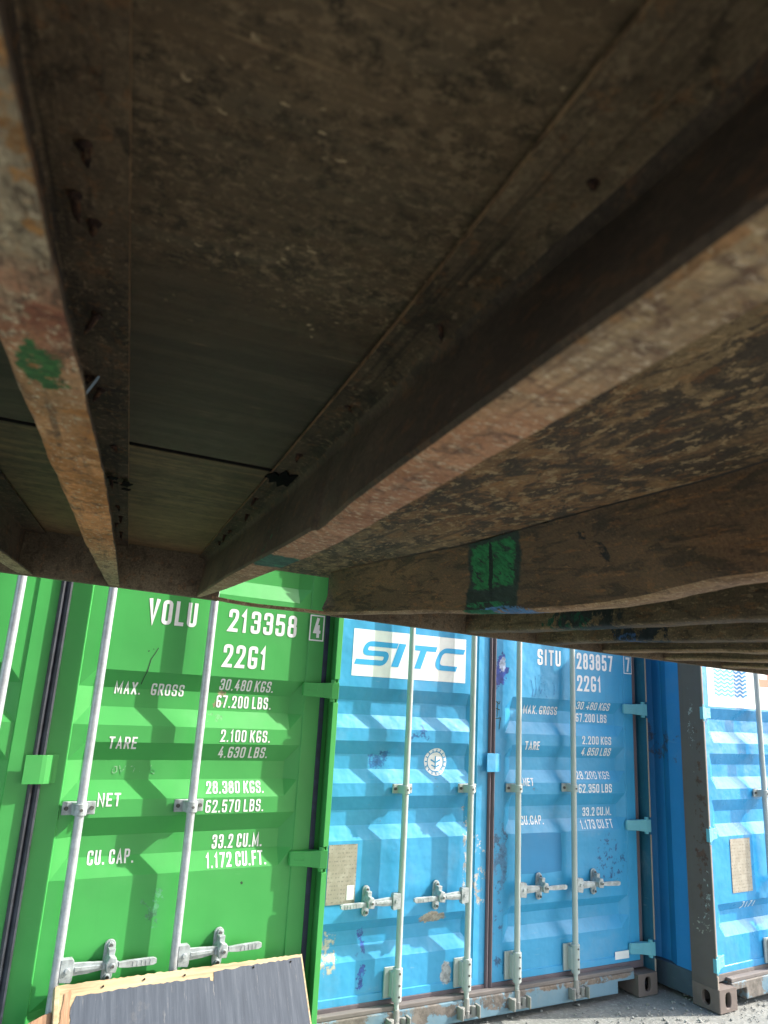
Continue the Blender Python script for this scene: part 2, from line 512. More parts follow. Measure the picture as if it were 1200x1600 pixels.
def stroke(pts, closed, hw, ext=True):
    """quads of a line of half width hw through pts"""
    P = [Vector(p) for p in pts]
    q = [P[0]]
    for p in P[1:]:
        if (p - q[-1]).length > 1e-6:
            q.append(p)
    if closed and (q[0] - q[-1]).length < 1e-6:
        q.pop()
    P = q
    n = len(P)
    if not closed and ext:
        P[0] = P[0] + (P[0] - P[1]).normalized() * hw * ext
        P[-1] = P[-1] + (P[-1] - P[-2]).normalized() * hw * ext
    v, f = [], []
    for i in range(n):
        a = P[i - 1] if (closed or i > 0) else None
        b = P[(i + 1) % n] if (closed or i < n - 1) else None
        d0 = (P[i] - a).normalized() if a is not None else (b - P[i]).normalized()
        d1 = (b - P[i]).normalized() if b is not None else d0
        m = d0 + d1
        m = m.normalized() if m.length > 1e-6 else d0
        nn = Vector((-m.y, m.x))
        k = max(.42, nn.dot(Vector((-d0.y, d0.x))))
        v += [P[i] + nn * hw / k, P[i] - nn * hw / k]
    for i in range(n if closed else n - 1):
        j = (i + 1) % n
        f.append((2 * i, 2 * i + 1, 2 * j + 1, 2 * j))
    return v, f


def roundpoly(pts, closed, rad, seg=4):
    out = []
    n = len(pts)
    for i, (x, y, r) in enumerate(pts):
        p = Vector((x, y))
        if not r or (not closed and i in (0, n - 1)):
            out.append(p); continue
        a = Vector(pts[i - 1][:2]); b = Vector(pts[(i + 1) % n][:2])
        rr = min(rad, .5 * (a - p).length, .5 * (b - p).length)
        p0 = p + (a - p).normalized() * rr; p1 = p + (b - p).normalized() * rr
        for k in range(seg + 1):
            t = k / seg
            out.append(p0 * (1 - t) ** 2 + p * 2 * t * (1 - t) + p1 * t * t)
    return out


def text_shapes(s, u0, u1, z0, z1, sw=.155, gw=.40, shear=0.0, gap=.13, rad=.12):
    """list of (verts2d, faces) for a line of lettering filling the box"""
    h = z1 - z0
    st = sw * h
    adv, x = [], 0.0
    for ch in s:
        if ch == ' ':
            w = .20 * h
        elif ch in '.,':
            w = st
        else:
            w = st + GLY[ch][0] * (gw * h - st)
        adv.append((x, w)); x += w + (gap * h if ch != ' ' else 0)
    tot = x - gap * h
    k = (u1 - u0) / tot
    res = []
    for ch, (x, w) in zip(s, adv):
        if ch == ' ':
            continue
        X, W = u0 + x * k, w * k if ch not in '.,1I' else w * (.5 + .5 * k)
        if ch == '.':
            sh = [([(X, z0), (X + st, z0), (X + st, z0 + st), (X, z0 + st)], [(0, 1, 2, 3)])]
        elif ch == ',':
            sh = [([(X, z0), (X + st * .8, z0 - st * .1), (X + st, z0 + st), (X, z0 + st)], [(0, 1, 2, 3)])]
        else:
            sh = []
            for pts, cl in GLY[ch][1]:
                sc = [(X + st / 2 + px * (W - st), z0 + st / 2 + py * (h - st), r) for px, py, r in pts]
                sh.append(stroke(roundpoly(sc, cl, rad * h), cl, st / 2))
        if shear:
            sh = [([(p[0] + (p[1] - z0) * shear, p[1]) for p in v], f) for v, f in sh]
        res += sh
    return res


def flat(name, shapes, mat, parent, depth, lift=.0008, cuts_u=(), cuts_z=()):
    """print on a door: cut along the pressed folds and laid on them"""
    bm = bmesh.new()
    for k, (v, f) in enumerate(shapes):
        vs = [bm.verts.new((p[0], -.00006 * (k % 6), p[1])) for p in v]
        for q in f:
            try:
                bm.faces.new([vs[i] for i in q])
            except ValueError:
                pass
    zs = [v.co.z for v in bm.verts]; us = [v.co.x for v in bm.verts]
    for z in cuts_z:
        if min(zs) < z < max(zs):
            bmesh.ops.bisect_plane(bm, geom=bm.verts[:] + bm.edges[:] + bm.faces[:], plane_co=(0, 0, z), plane_no=(0, 0, 1))
    for u in cuts_u:
        if min(us) < u < max(us):
            bmesh.ops.bisect_plane(bm, geom=bm.verts[:] + bm.edges[:] + bm.faces[:], plane_co=(u, 0, 0), plane_no=(1, 0, 0))
    for v in bm.verts:
        v.co.y += depth(v.co.x, v.co.z) - lift
    bmesh.ops.triangulate(bm, faces=[f for f in bm.faces if len(f.verts) > 4])
    for f in bm.faces:
        f.normal_update()
        if f.normal.y > 0:
            f.normal_flip()
    me = bpy.data.meshes.new(name)
    bm.to_mesh(me); bm.free()
    me.materials.append(mat); me['ok'] = 1
    return obj(name, me, parent)


# ------------------------------------------------------------------ shipping containers (door end towards the viewer)
HALF = 1.219
D_ST, D_PAN, D_REC = .075, .081, .029
FOLDS = [(.355, 0), (.424, 1), (.49, 1), (.537, 0)]
for s in (.918, 1.198, 1.478):
    FOLDS += [(s, 0), (s + .07, 1), (s + .145, 1), (s + .215, 0)]
FOLDS += [(2.05, 0), (2.12, 1), (2.19, 1), (2.26, 0)]
U_IN, U_OUT = .100, 1.080
TAP = .058


def panel_depth(u, z):
    a = abs(u)
    if a < U_IN or a > U_OUT or z < .202 or z > 2.402:
        return D_ST
    k = min(1, (a - U_IN - .003) / TAP, (U_OUT - .003 - a) / TAP)
    return D_PAN + D_REC * max(0, k) * interp(z, FOLDS)


CUT_Z = [z for z, _ in FOLDS]
CUT_U = [s * u for s in (-1, 1) for u in (U_IN + .003, U_IN + .003 + TAP, U_OUT - .003 - TAP, U_OUT - .003)]


def door_mesh(side, mat, dents, seed):
    us = [.012, U_IN - .001, U_IN + .003, U_IN + .003 + TAP] + [U_IN + .003 + TAP + (U_OUT - U_IN - .006 - 2 * TAP) * k / 14 for k in range(1, 14)] + [U_OUT - .003 - TAP, U_OUT - .003, U_OUT + .001, 1.157]
    zs = [.168, .201, .204] + [.28] + CUT_Z + [.66, .79, 1.75, 1.86, 1.97, 2.33, 2.400, 2.403, 2.44]
    zs = sorted(zs)
    v, f = [], []
    nu, nz = len(us), len(zs)
    for z in zs:
        for u in us:
            d = D_ST if (u < U_IN or u > U_OUT or z < .203 or z > 2.401) else panel_depth(side * u, z)
            if dents and .12 < u < 1.04 and .22 < z < 2.38:
                d += dents * mnoise.noise(Vector((u * 4.2 + seed, z * 5.0, seed * 3.1)))
            v.append((side * u, d, z))
    for j in range(nz - 1):
        for i in range(nu - 1):
            a = j * nu + i
            f.append((a, a + 1, a + nu + 1, a + nu))
    # returns of the leaf
    k = len(v)
    ring = [i for i in range(nu)] + [j * nu + nu - 1 for j in range(1, nz)] + [(nz - 1) * nu + i for i in range(nu - 2, -1, -1)] + [j * nu for j in range(nz - 2, 0, -1)]
    v += [(v[i][0], .125, v[i][2]) for i in ring]
    m = len(ring)
    f += [(ring[i], ring[(i + 1) % m], k + (i + 1) % m, k + i) for i in range(m)]
    f.append(tuple(range(k, k + m)))
    return mesh('door', v, f, mat)


def oval(n, a, b):
    out = []
    for k in range(n):
        t = 2 * math.pi * k / n
        c, s = math.cos(t), math.sin(t)
        out.append((a * math.copysign(abs(c) ** .7, c), b * math.copysign(abs(s) ** .8, s)))
    return out


def casting_mesh(side, mat, top=False):
    """corner fitting with an oval opening in its front and its outer face; origin at its outer front bottom corner"""
    W, L, H = .162, .178, .118
    B = MB()
    s = -side
    n = 16

    def holed(w, h, a, b, place):
        o = oval(n, a, b)
        v = [place(w / 2 + p[0], h / 2 + p[1], 0) for p in o]
        v += [place(w / 2 + p[0], h / 2 + p[1], .025) for p in o]
        sq = []
        for p in o:
            k = min(w / 2 / max(abs(p[0]), 1e-9), h / 2 / max(abs(p[1]), 1e-9))
            sq.append((w / 2 + p[0] * k, h / 2 + p[1] * k))
        for cx, cz in ((0, 0), (w, 0), (w, h), (0, h)):
            i = min(range(n), key=lambda i: (sq[i][0] - cx) ** 2 + (sq[i][1] - cz) ** 2)
            sq[i] = (cx, cz)
        v += [place(x, z, 0) for x, z in sq]
        f = []
        for i in range(n):
            j = (i + 1) % n
            f += [(i, j, n + j, n + i), (2 * n + i, 2 * n + j, j, i)]
        B.add(v, f)
    holed(W, H, .026, .040, lambda x, z, t: (s * x, t, z))
    holed(L, H, .027, .038, lambda x, z, t: (s * t, x, z))
    B.add([(s * W, 0, 0), (s * W, L, 0), (s * W, L, H), (s * W, 0, H)], [(0, 1, 2, 3)])
    B.add([(0, L, 0), (s * W, L, 0), (s * W, L, H), (0, L, H)], [(0, 1, 2, 3)])
    for z in (0, H):
        B.add([(0, 0, z), (s * W, 0, z), (s * W, L, z), (0, L, z)], [(0, 1, 2, 3)])
    me = B.mesh('corner_casting', mat)
    bm = bmesh.new(); bm.from_mesh(me)
    bmesh.ops.remove_doubles(bm, verts=bm.verts, dist=.0005)
    bmesh.ops.recalc_face_normals(bm, faces=bm.faces)
    bm.to_mesh(me); bm.free(); me['ok'] = 1
    return me


def rod_mesh(mat):
    B = MB()
    B.cyl((0, 0, .165), (0, 0, 2.47), .0168, n=20)
    B.cyl((0, 0, .085), (0, 0, .165), .0125, n=14)
    return autosmooth(B.mesh('lock_rod', mat))


def bracket_mesh(mat):
    B = MB()
    B.box(-.060, .060, .034, .045, -.024, .024)
    n = 10
    pts = [(-.030, .045)] + [(-.0235 * math.cos(math.pi * k / n), -.0235 * math.sin(math.pi * k / n)) for k in range(n + 1)] + [(.030, .045)]
    B.prism(pts, -.021, .021, 'z')
    return B.mesh('rod_bracket', mat)


def guide_mesh(mat):
    B = MB()
    B.box(-.058, .030, .034, .045, .175, .315)
    B.box(-.03, .03, .0, .034, .185, .305)
    B.cyl((0, 0, .170), (0, 0, .320), .0245, n=18)
    return B.mesh('rod_guide', mat)


def cam_mesh(mat):
    B = MB()
    B.cyl((0, 0, .075), (0, 0, .135), .020, .017, 12)
    B.box(-.045, .045, -.010, .012, .070, .098)
    B.cyl((-.035, -.016, .060), (-.035, -.016, .100), .014, n=10)
    B.cyl((.038, -.012, .052), (.038, -.012, .098), .015, n=10)
    B.cyl((0, -.012, .045), (0, -.012, .080), .013, n=10)
    return B.mesh('rod_cam', mat)


def keeper_mesh(mat):
    B = MB()
    B.prism([(-.060, .030), (-.060, -.006), (-.054, -.020), (-.046, -.020), (-.046, .030)], .048, .104, 'z')
    B.prism([(.052, .030), (.052, -.020), (.060, -.020), (.066, -.006), (.066, .030)], .048, .104, 'z')
    B.box(-.060, .066, .012, .03, .044, .060)
    return B.mesh('cam_keeper', mat)


def handle_mesh(s, mat):
    """clamp on the rod and the arm lying towards s"""
    B = MB()
    p = lambda x: s * x
    B.prism([(p(.010), -.036), (p(.050), -.041), (p(.054), -.030), (p(.054), .030), (p(.048), .037), (p(.010), .037)], -.016, .012)
    B.cyl((p(.034), -.022, 0), (p(.034), -.010, 0), .009, n=10)
    B.prism([(p(.050), -.021), (p(.105), -.019), (p(.160), -.012), (p(.215), -.0085), (p(.215), .0085), (p(.160), .013), (p(.105), .017), (p(.050), .020)], -.008, .006)
    B.prism([(p(.060), -.007), (p(.150), -.005), (p(.150), .005), (p(.060), .007)], -.013, -.007)
    B.prism([(p(.213), -.0085), (p(.250), -.0125), (p(.340), -.0135), (p(.352), -.008), (p(.352), .007), (p(.340), .0115), (p(.250), .0105), (p(.213), .0085)], -.019, -.004)
    for k in range(5):
        B.box(p(.265 + .016 * k) - .002, p(.265 + .016 * k) + .002, -.0203, -.0185, -.010, .008)
    return B.mesh('door_handle', mat)


def catch_mesh(s, mat):
    B = MB()
    n = 8
    pts = [(.0205 * math.cos(math.pi * k / n), .052 + .0205 * math.sin(math.pi * k / n)) for k in range(n + 1)] + [(-.0205 * math.cos(math.pi * k / n), -.052 - .0205 * math.sin(math.pi * k / n)) for k in range(n + 1)]
    B.prism(pts, .036, .047)
    B.prism([(-.017, -.020), (.015, -.023), (.021, .000), (.013, .028), (-.010, .032), (-.021, .008)], -.030, .037)
    B.prism([(-.009, .015), (.010, .015), (.013, .052), (-.013, .052)], -.004, .037)
    B.prism([(-.030, -.012), (-.020, -.014), (-.020, .012), (-.028, .010)], -.016, .002)
    B.cyl((0, .024, .055), (0, .036, .055), .012, n=10)
    B.cyl((0, .024, -.052), (0, .036, -.052), .011, n=10)
    B.cyl((0, -.040, .004), (0, -.033, .004), .010, n=10)
    return B.mesh('handle_catch', mat)


def hinge_mesh(side, mat):
    B = MB()
    s = side
    prof = [(1.062, .075), (1.066, .062), (1.10, .050), (1.15, .034), (1.188, .014), (1.2195, .006), (1.2195, .030), (1.192, .040), (1.155, .066), (1.12, .0745)]
    hz = [.026, .027, .030, .033, .037, .038, .038, .036, .033, .030]
    n = len(prof)
    B.add([(s * u, d, -h) for (u, d), h in zip(prof, hz)] + [(s * u, d, h) for (u, d), h in zip(prof, hz)],
          [tuple(range(n))[::-1], tuple(range(n, 2 * n))] + [(i, (i + 1) % n, n + (i + 1) % n, n + i) for i in range(n)])
    B.prism([(s * 1.080, .056), (s * 1.125, .040), (s * 1.135, .052), (s * 1.09, .066)], -.006, .006, 'z')
    B.prism([(s * 1.064, .062), (s * 1.125, .041), (s * 1.135, .050), (s * 1.07, .070)], .021, .031, 'z')
    B.prism([(s * 1.064, .062), (s * 1.125, .041), (s * 1.135, .050), (s * 1.07, .070)], -.031, -.021, 'z')
    B.cyl((s * 1.198, .026, -.050), (s * 1.198, .026, .050), .0135, n=12)
    return B.mesh('hinge', mat)


def corr_wall(name, mat, y0, y1, x_out, x_in, z0, z1, pitch=.278):
    """side wall pressed in vertical ribs"""
    xs = [(y0, x_out)]
    y = y0 + .11
    while y + pitch < y1:
        xs += [(y, x_out), (y + .068, x_in), (y + .068 + .072, x_in), (y + .068 * 2 + .072, x_out)]
        y += pitch
    xs.append((y1, x_out))
    v = [(x, y, z0) for y, x in xs] + [(x, y, z1) for y, x in xs]
    n = len(xs)
    return mesh(name, v, [(i, i + 1, n + i + 1, n + i) for i in range(n - 1)], mat)


HINGE_Z = (.240, .944, 1.660, 2.360)
ROD_U = (-.593, -.168, .168, .593)


def container(label, loc, yaw, mt, lipw=.010, dents=0.0, seed=1, flip=False):
    root = thing('shipping_container', label, 'shipping container', loc, (0, 0, yaw), 'shipping containers standing side by side on the ground')
    doors = {}
    for s in (-1, 1):
        d = obj('door', door_mesh(s, mt['paint'], dents, seed + s), root)
        doors[s] = d
        # outer, lower and upper sealing strips of this leaf
        B = MB()
        B.box(s * 1.158, s * 1.182, .072, .094, .128, 2.46)
        B.box(s * .014, s * 1.158, .070, .092, .1285, .1675)
        B.box(s * .014, s * 1.158, .070, .092, 2.4405, 2.465)
        obj('door_gasket', B.mesh('door_gasket', mt['gasket_out']), d, bevel=.003)
    B = MB()
    pr = [(-.0235, .082), (-.022, .066), (-.014, .060), (-.006, .064), (-.002, .070), (.004, .062), (.012, .056), (.020, .061), (.0225, .082)]
    B.prism(pr, .060, 2.45, 'z')
    obj('centre_gasket', B.mesh('centre_gasket', mt['gasket']), doors[1])
    B = MB()
    pl = [(-.048, .044), (.010, .043), (.026, .046), (.042, .054), (.056, .066), (.070, .074), (.070, .0748), (.052, .0748), (.036, .064), (.020, .054), (.008, .050), (-.048, .050)]
    B.prism(pl, 1.262, 1.364, 'z')
    obj('seal_plate', B.mesh('seal_plate', mt['paint']), doors[1], bevel=.002)
    for u in ROD_U:
        s = 1 if u > 0 else -1
        d = doors[s]
        if flip and u < -.5:
            s = 1
        obj('lock_rod', mt.setdefault('m_rod', rod_mesh(mt['rod'])), d, (u, .030, 0))
        br = obj('rod_bracket', mt.setdefault('m_br', bracket_mesh(mt['bracket'])), d, (u, .030, 1.172), bevel=.0025)
        obj('rod_guide', mt.setdefault('m_gd', guide_mesh(mt['bracket'])), d, (u, .030, 0), bevel=.003)
        obj('rod_cam', mt.setdefault('m_cam', cam_mesh(mt['cam'])), d, (u, .030, 0), bevel=.003)
        obj('door_handle', mt.setdefault('m_h%d' % s, handle_mesh(s, mt['handle'])), d, (u, .030, .632), (0, random.uniform(-.02, .02), 0), bevel=.0025)
        obj('handle_catch', mt.setdefault('m_c%d' % s, catch_mesh(s, mt['handle'])), d, (u + s * .186, .030, .632), bevel=.0025)
        B = MB()
        for (x, y, z) in ((s * .040, .007, .632), ):
            B.cyl((x, -.006, z), (x, .004, z), .0065, n=10)
        for x in (-.046, .046):
            B.cyl((x, .028, 1.172), (x, .036, 1.172), .008, n=10)
        B.cyl((0, -.027, 1.172), (0, -.02, 1.172), .0055, n=10)
        for dz in (.055, -.052):
            B.cyl((s * .186, .018, .632 + dz), (s * .186, .03, .632 + dz), .0062, n=10)
        B.cyl((s * .186, -.043, .636), (s * .186, -.036, .636), .0055, n=10)
        for z in (.195, .245, .298):
            B.cyl((.0, -.0275, z), (.0, -.02, z), .0055, n=10)
        obj('lock_bolts', mt.setdefault('m_b%d' % s, B.mesh('lock_bolts', M['bolt'])), d, (u, .030, 0))['kind'] = 'stuff'
    for s in (-1, 1):
        for z in HINGE_Z:
            obj('hinge', mt.setdefault('m_hg%d' % s, hinge_mesh(s, mt['hinge'])), doors[s], (0, 0, z), bevel=.0025)
    # frame of the door end
    for s in (-1, 1):
        B = MB()
        B.box(s * 1.2185, s * 1.2125, .012, .178, .1185, 2.472)
        B.box(s * 1.2120, s * 1.145, .098, .104, .1185, 2.472)
        B.box(s * 1.2120, s * 1.150, .104, .178, .1185, 2.472)
        post = obj('corner_post', B.mesh('corner_post', mt['post_l'] if s < 0 else mt['post']), root)
        zs = [.1185] + [x for h in HINGE_Z for x in (h - .050, h + .050)] + [2.472]
        for k in range(0, len(zs), 2):
            B = MB()
            e = lambda: random.uniform(0, .0012)
            B.prism([(s * (1.2190 + e()), .005), (s * (1.219 - lipw), .0055), (s * (1.219 - lipw), .012), (s * 1.2188, .012)], zs[k] + .002, zs[k + 1] - .002, 'z')
            obj('post_edge', B.mesh('post_edge', mt['lip']), post, bevel=.0015)
        for z in (0, 2.473):
            obj('corner_casting', mt.setdefault('m_cc%d' % s, casting_mesh(s, mt['casting'])), root, (s * 1.2195, 0, z), bevel=.005)
    B = MB()
    B.prism([(-1.057, .128), (-1.057, .088), (-.92, .088), (-.92, .026), (.92, .026), (.92, .088), (1.057, .088), (1.057, .128)], .026, .150)
    sill = obj('door_sill', B.mesh('door_sill', mt['sill']), root, bevel=.006)
    for u in ROD_U:
        obj('cam_keeper', mt.setdefault('m_k', keeper_mesh(mt['cam'])), sill, (u, .0, 0), bevel=.003)
    B = MB(); B.box(-1.057, 1.057, .028, .15, 2.466, 2.588)
    obj('door_header', B.mesh('door_header', mt['paint']), root, bevel=.005)
    for s in (-1, 1):
        obj('side_wall', corr_wall('side_wall', mt['side'], .179, 6.0, s * 1.204, s * 1.168, .162, 2.50), root)
        B = MB(); B.box(s * 1.160, s * 1.206, .179, 5.9, .022, .161)
        obj('bottom_rail', B.mesh('bottom_rail', mt['rail']), root, bevel=.006)
        B = MB(); B.box(s * 1.150, s * 1.206, .179, 6.0, 2.50, 2.57)
        obj('top_rail', B.mesh('top_rail', mt['side']), root)
    B = MB(); B.box(-1.205, 1.205, .15, 6.05, 2.571, 2.579)
    obj('roof', B.mesh('roof', mt['side']), root)
    B = MB(); B.box(-1.159, 1.159, .151, 6.0, .135, .160)
    obj('floor_deck', B.mesh('floor_deck', M['dark']), root)
    B = MB(); B.box(-1.2, 1.2, 6.002, 6.05, .03, 2.57)
    obj('front_wall', B.mesh('front_wall', mt['side']), root)
    return root, doors


def lettering(lines, door, mat, small=None):
    for t, u0, u1, z0, z1 in lines:
        big = z1 - z0 > .08
        m = mat if big or small is None else small
        flat('lettering', text_shapes(t, u0, u1, z0, z1, sw=.150 if big else .140), m, door, panel_depth, .0012, CUT_U, CUT_Z)


def boxed(ch, u0, u1, z0, z1, door, mat):
    t = .006
    ring = [(u0, z0), (u1, z0), (u1, z1), (u0, z1)]
    sh = [stroke([Vector(p) for p in ring], True, t / 2)]
    sh += text_shapes(ch, u0 + .017, u1 - .015, z0 + .012, z1 - .010)
    flat('lettering', sh, mat, door, lambda u, z: D_ST, .0012)


def scribble(lines, door, mat, w=.0022, name='chalk_mark'):
    sh = [stroke([Vector(p) for p in L], False, w, 0) for L in lines]
    flat(name, sh, mat, door, panel_depth, .0011, CUT_U, CUT_Z)['kind'] = 'stuff'


def disc(cu, cz, r, n=32, wob=0):
    return ([(cu, cz)] + [(cu + r * math.cos(2 * math.pi * k / n) * (1 + random.uniform(-wob, wob)), cz + r * math.sin(2 * math.pi * k / n) * (1 + random.uniform(-wob, wob))) for k in range(n)],
            [(0, 1 + k, 1 + (k + 1) % n) for k in range(n)])


def rect(u0, u1, z0, z1):
    return ([(u0, z0), (u1, z0), (u1, z1), (u0, z1)], [(0, 1, 2, 3)])


# ---- green container
gm = dict(paint=M['green'], rod=M['zinc'], bracket=M['castmetal'], cam=M['castmetal'], handle=M['castmetal'], hinge=M['green'], gasket=M['rubber'], gasket_out=M['rubbernavy'],
          post=M['green'], post_l=M['green'], lip=M['greenpost'], casting=M['green'], sill=M['green'], side=M['green'], rail=M['green'])
g_root, g_door = container('bright green shipping container with clean paint and crisp white lettering', (.2282, 3.0571, 0), .0518, gm, .026, .0, 3)
lettering([('VOLU', .329, .539, 1.891, 1.995), ('213358', .682, 1.013, 1.889, 1.989), ('22G1', .674, .878, 1.734, 1.833)], g_door[1], M['white'])
lettering([
 ('MAX.', .245, .347, 1.599, 1.648), ('GROSS', .391, .528, 1.600, 1.648), ('30,480 KGS.', .679, .931, 1.636, 1.684), ('67,200 LBS.', .676, .930, 1.562, 1.614),
 ('TARE', .247, .356, 1.387, 1.434), ('2,100 KGS.', .702, .929, 1.422, 1.472), ('4,630 LBS.', .705, .931, 1.355, 1.402), ('NET', .235, .322, 1.173, 1.221),
 ('28,380 KGS.', .668, .925, 1.213, 1.260), ('62,570 LBS.', .669, .927, 1.139, 1.189), ('CU. CAP.', .233, .406, .961, 1.011), ('33.2 CU.M.', .723, .945, .993, 1.048),
 ('1,172 CU.FT.', .700, .964, .925, .978)], g_door[1], M['white'], M['greenwhite'])
boxed('4', 1.0795, 1.149, 1.886, 2.001, g_door[1], M['white'])
scribble([[(.392, 1.793), (.383, 1.772), (.368, 1.745), (.360, 1.700), (.352, 1.672), (.345, 1.640)]], g_door[1], M['ink'], .0018, 'ink_mark')
scribble([[(.372, 1.785), (.374, 1.786)], [(.356, 1.775), (.352, 1.778)], [(.358, 1.700), (.360, 1.692)]], g_door[1], M['ink'], .003, 'ink_mark')
scribble([[(.280, 1.298), (.286, 1.318), (.296, 1.318), (.298, 1.300), (.288, 1.292), (.280, 1.298)], [(.306, 1.322), (.314, 1.294), (.332, 1.322)],
          [(.350, 1.318), (.362, 1.320), (.366, 1.310), (.360, 1.296)], [(.386, 1.300), (.390, 1.302)],
          [(.430, 1.324), (.432, 1.298), (.446, 1.292), (.452, 1.302), (.434, 1.310)]], g_door[1], M['chalk'], .0022)

# ---- blue container with the white logo panel
bm_ = dict(paint=M['blue'], rod=M['zincold'], bracket=M['zincold'], cam=M['oldcast'], handle=M['castmetal'], hinge=M['teal'], gasket=M['rubberold'], gasket_out=M['rubberold'],
           post=M['tealdark'], post_l=M['blue'], lip=M['lip'], casting=M['casting'], sill=M['sillblue'], side=M['blueside'], rail=M['silldark'])
b_root, b_door = container('sky blue shipping container with white logo panel on its left door and rusty centre seam', (2.6774, 3.5412, 0), 0, bm_, .008, 0, 11)
B = MB(); B.box(-1.056, 1.056, .0300, .0695, .1285, .150)
obj('door_threshold', B.mesh('door_threshold', M['gasketrust']), b_root, bevel=.004)
lettering([('SITU', .352, .541, 1.897, 1.995), ('283857', .676, .991, 1.893, 1.997), ('22G1', .677, .885, 1.754, 1.854)], b_door[1], M['wornwhite'])
lettering([('MAX. GROSS', .262, .529, 1.597, 1.647), ('67,200 LBS', .688, .953, 1.563, 1.614), ('TARE', .259, .372, 1.386, 1.436), ('NET', .246, .325, 1.180, 1.224),
           ('62,350 LBS', .679, .958, 1.138, 1.189), ('CU.CAP.', .243, .418, .961, 1.009), ('33.2 CU.M.', .735, .977, .998, 1.048), ('1,173 CU.FT', .704, .971, .927, .977)], b_door[1], M['wornwhite'])
lettering([('30,480 KGS', .683, .967, 1.640, 1.688), ('2,200 KGS', .715, .962, 1.428, 1.477), ('4,850 LBS', .720, .966, 1.358, 1.407), ('28,200 KGS', .672, .956, 1.217, 1.262)], b_door[1], M['fadedwhite'])
boxed('7', 1.0885, 1.158, 1.891, 2.008, b_door[1], M['wornwhite'])
flat('logo_panel', [rect(-.936, -.192, 1.7515, 2.0055)], M['white'], b_door[-1], panel_depth, .0010, CUT_U, CUT_Z)


def slant(pts, closed, hw, sh=.36, z0=1.812):
    v, f = stroke(roundpoly(pts, closed, .045, 6), closed, hw, 0)
    return [(p[0] + (p[1] - z0) * sh, p[1]) for p in v], f


LZ0, LZ1 = 1.828, 1.930
LM = (LZ0 + LZ1) / 2
logo = [slant([(-.700, LZ1, 0), (-.890, LZ1, 1), (-.890, LM, 1), (-.745, LM, 1), (-.745, LZ0, 1), (-.925, LZ0, 0)], False, .0145),
        slant([(-.672, LZ1 + .0145, 0), (-.672, LZ0 - .0145, 0)], False, .0235),
        slant([(-.600, LZ1, 0), (-.440, LZ1, 0)], False, .0145), slant([(-.523, LZ1, 0), (-.523, LZ0 - .0145, 0)], False, .021),
        slant([(-.245, LZ1, 0), (-.405, LZ1, 1), (-.405, LZ0, 1), (-.262, LZ0, 0)], False, .0145)]
flat('logo_lettering', logo, M['logoblue'], b_door[-1], panel_depth, .0020, CUT_U, CUT_Z)
o = flat('round_emblem', [disc(-.362, 1.309, .074)], M['fadedwhite'], b_door[-1], panel_depth, .0010, CUT_U, CUT_Z)
ringp = [Vector((-.362 + .054 * math.cos(a * math.pi / 16), 1.309 + .054 * math.sin(a * math.pi / 16))) for a in range(32)]
em = [stroke(ringp, True, .0028)]
for a in range(0, 32, 2):
    t = a * math.pi / 16
    em.append(stroke([Vector((-.362 + .060 * math.cos(t), 1.309 + .060 * math.sin(t))), Vector((-.362 + .067 * math.cos(t), 1.309 + .067 * math.sin(t)))], False, .0030))
em += [stroke([Vector((-.362, 1.272)), Vector((-.362, 1.335))], False, .004), stroke([Vector((-.390, 1.318)), Vector((-.362, 1.304)), Vector((-.334, 1.318))], False, .004),
       stroke([Vector((-.385, 1.290)), Vector((-.362, 1.280)), Vector((-.339, 1.290))], False, .0035)]
flat('emblem_print', em, M['blue'], b_door[-1], panel_depth, .0020, CUT_U, CUT_Z)
flat('data_plate', [rect(-1.000, -.838, .622, .902)], M['plate'], b_door[-1], panel_depth, .0030, CUT_U, CUT_Z)
flat('small_sticker', [rect(-.886, -.845, .640, .708)], M['white'], b_door[-1], panel_depth, .0042, CUT_U, CUT_Z)
flat('white_sticker', [rect(.948, 1.064, .187, .230)], M['white'], b_door[1], lambda u, z: min(panel_depth(u, z), D_ST), .0012)
flat('paint_patch', [([(.236, .700), (.40, .694), (.536, .702), (.540, .80), (.532, .912), (.39, .918), (.240, .916), (.232, .80)], [tuple(range(8))])], M['repaint'], b_door[1], panel_depth, .0008, CUT_U, CUT_Z)
scribble([[(.30, 1.80), (.32, 1.74), (.31, 1.70)], [(.335, 1.83), (.345, 1.75), (.33, 1.70)], [(.36, 1.83), (.42, 1.835)], [(.39, 1.835), (.375, 1.79)], [(.37, 1.79), (.415, 1.79), (.41, 1.74)],
          [(.37, 1.79), (.368, 1.735)], [(.39, 1.75), (.365, 1.70)], [(.40, 1.73), (.43, 1.70)], [(.47, 1.80), (.49, 1.77), (.485, 1.72)]], b_door[1], M['chalkblue'], .0026)
scribble([[(.028, 1.66), (.055, 1.645), (.060, 1.66)], [(.03, 1.62), (.06, 1.61)], [(.045, 1.66), (.04, 1.57)], [(.028, 1.56), (.065, 1.565), (.055, 1.50)]], b_door[1], M['ink'], .0022, 'ink_mark')

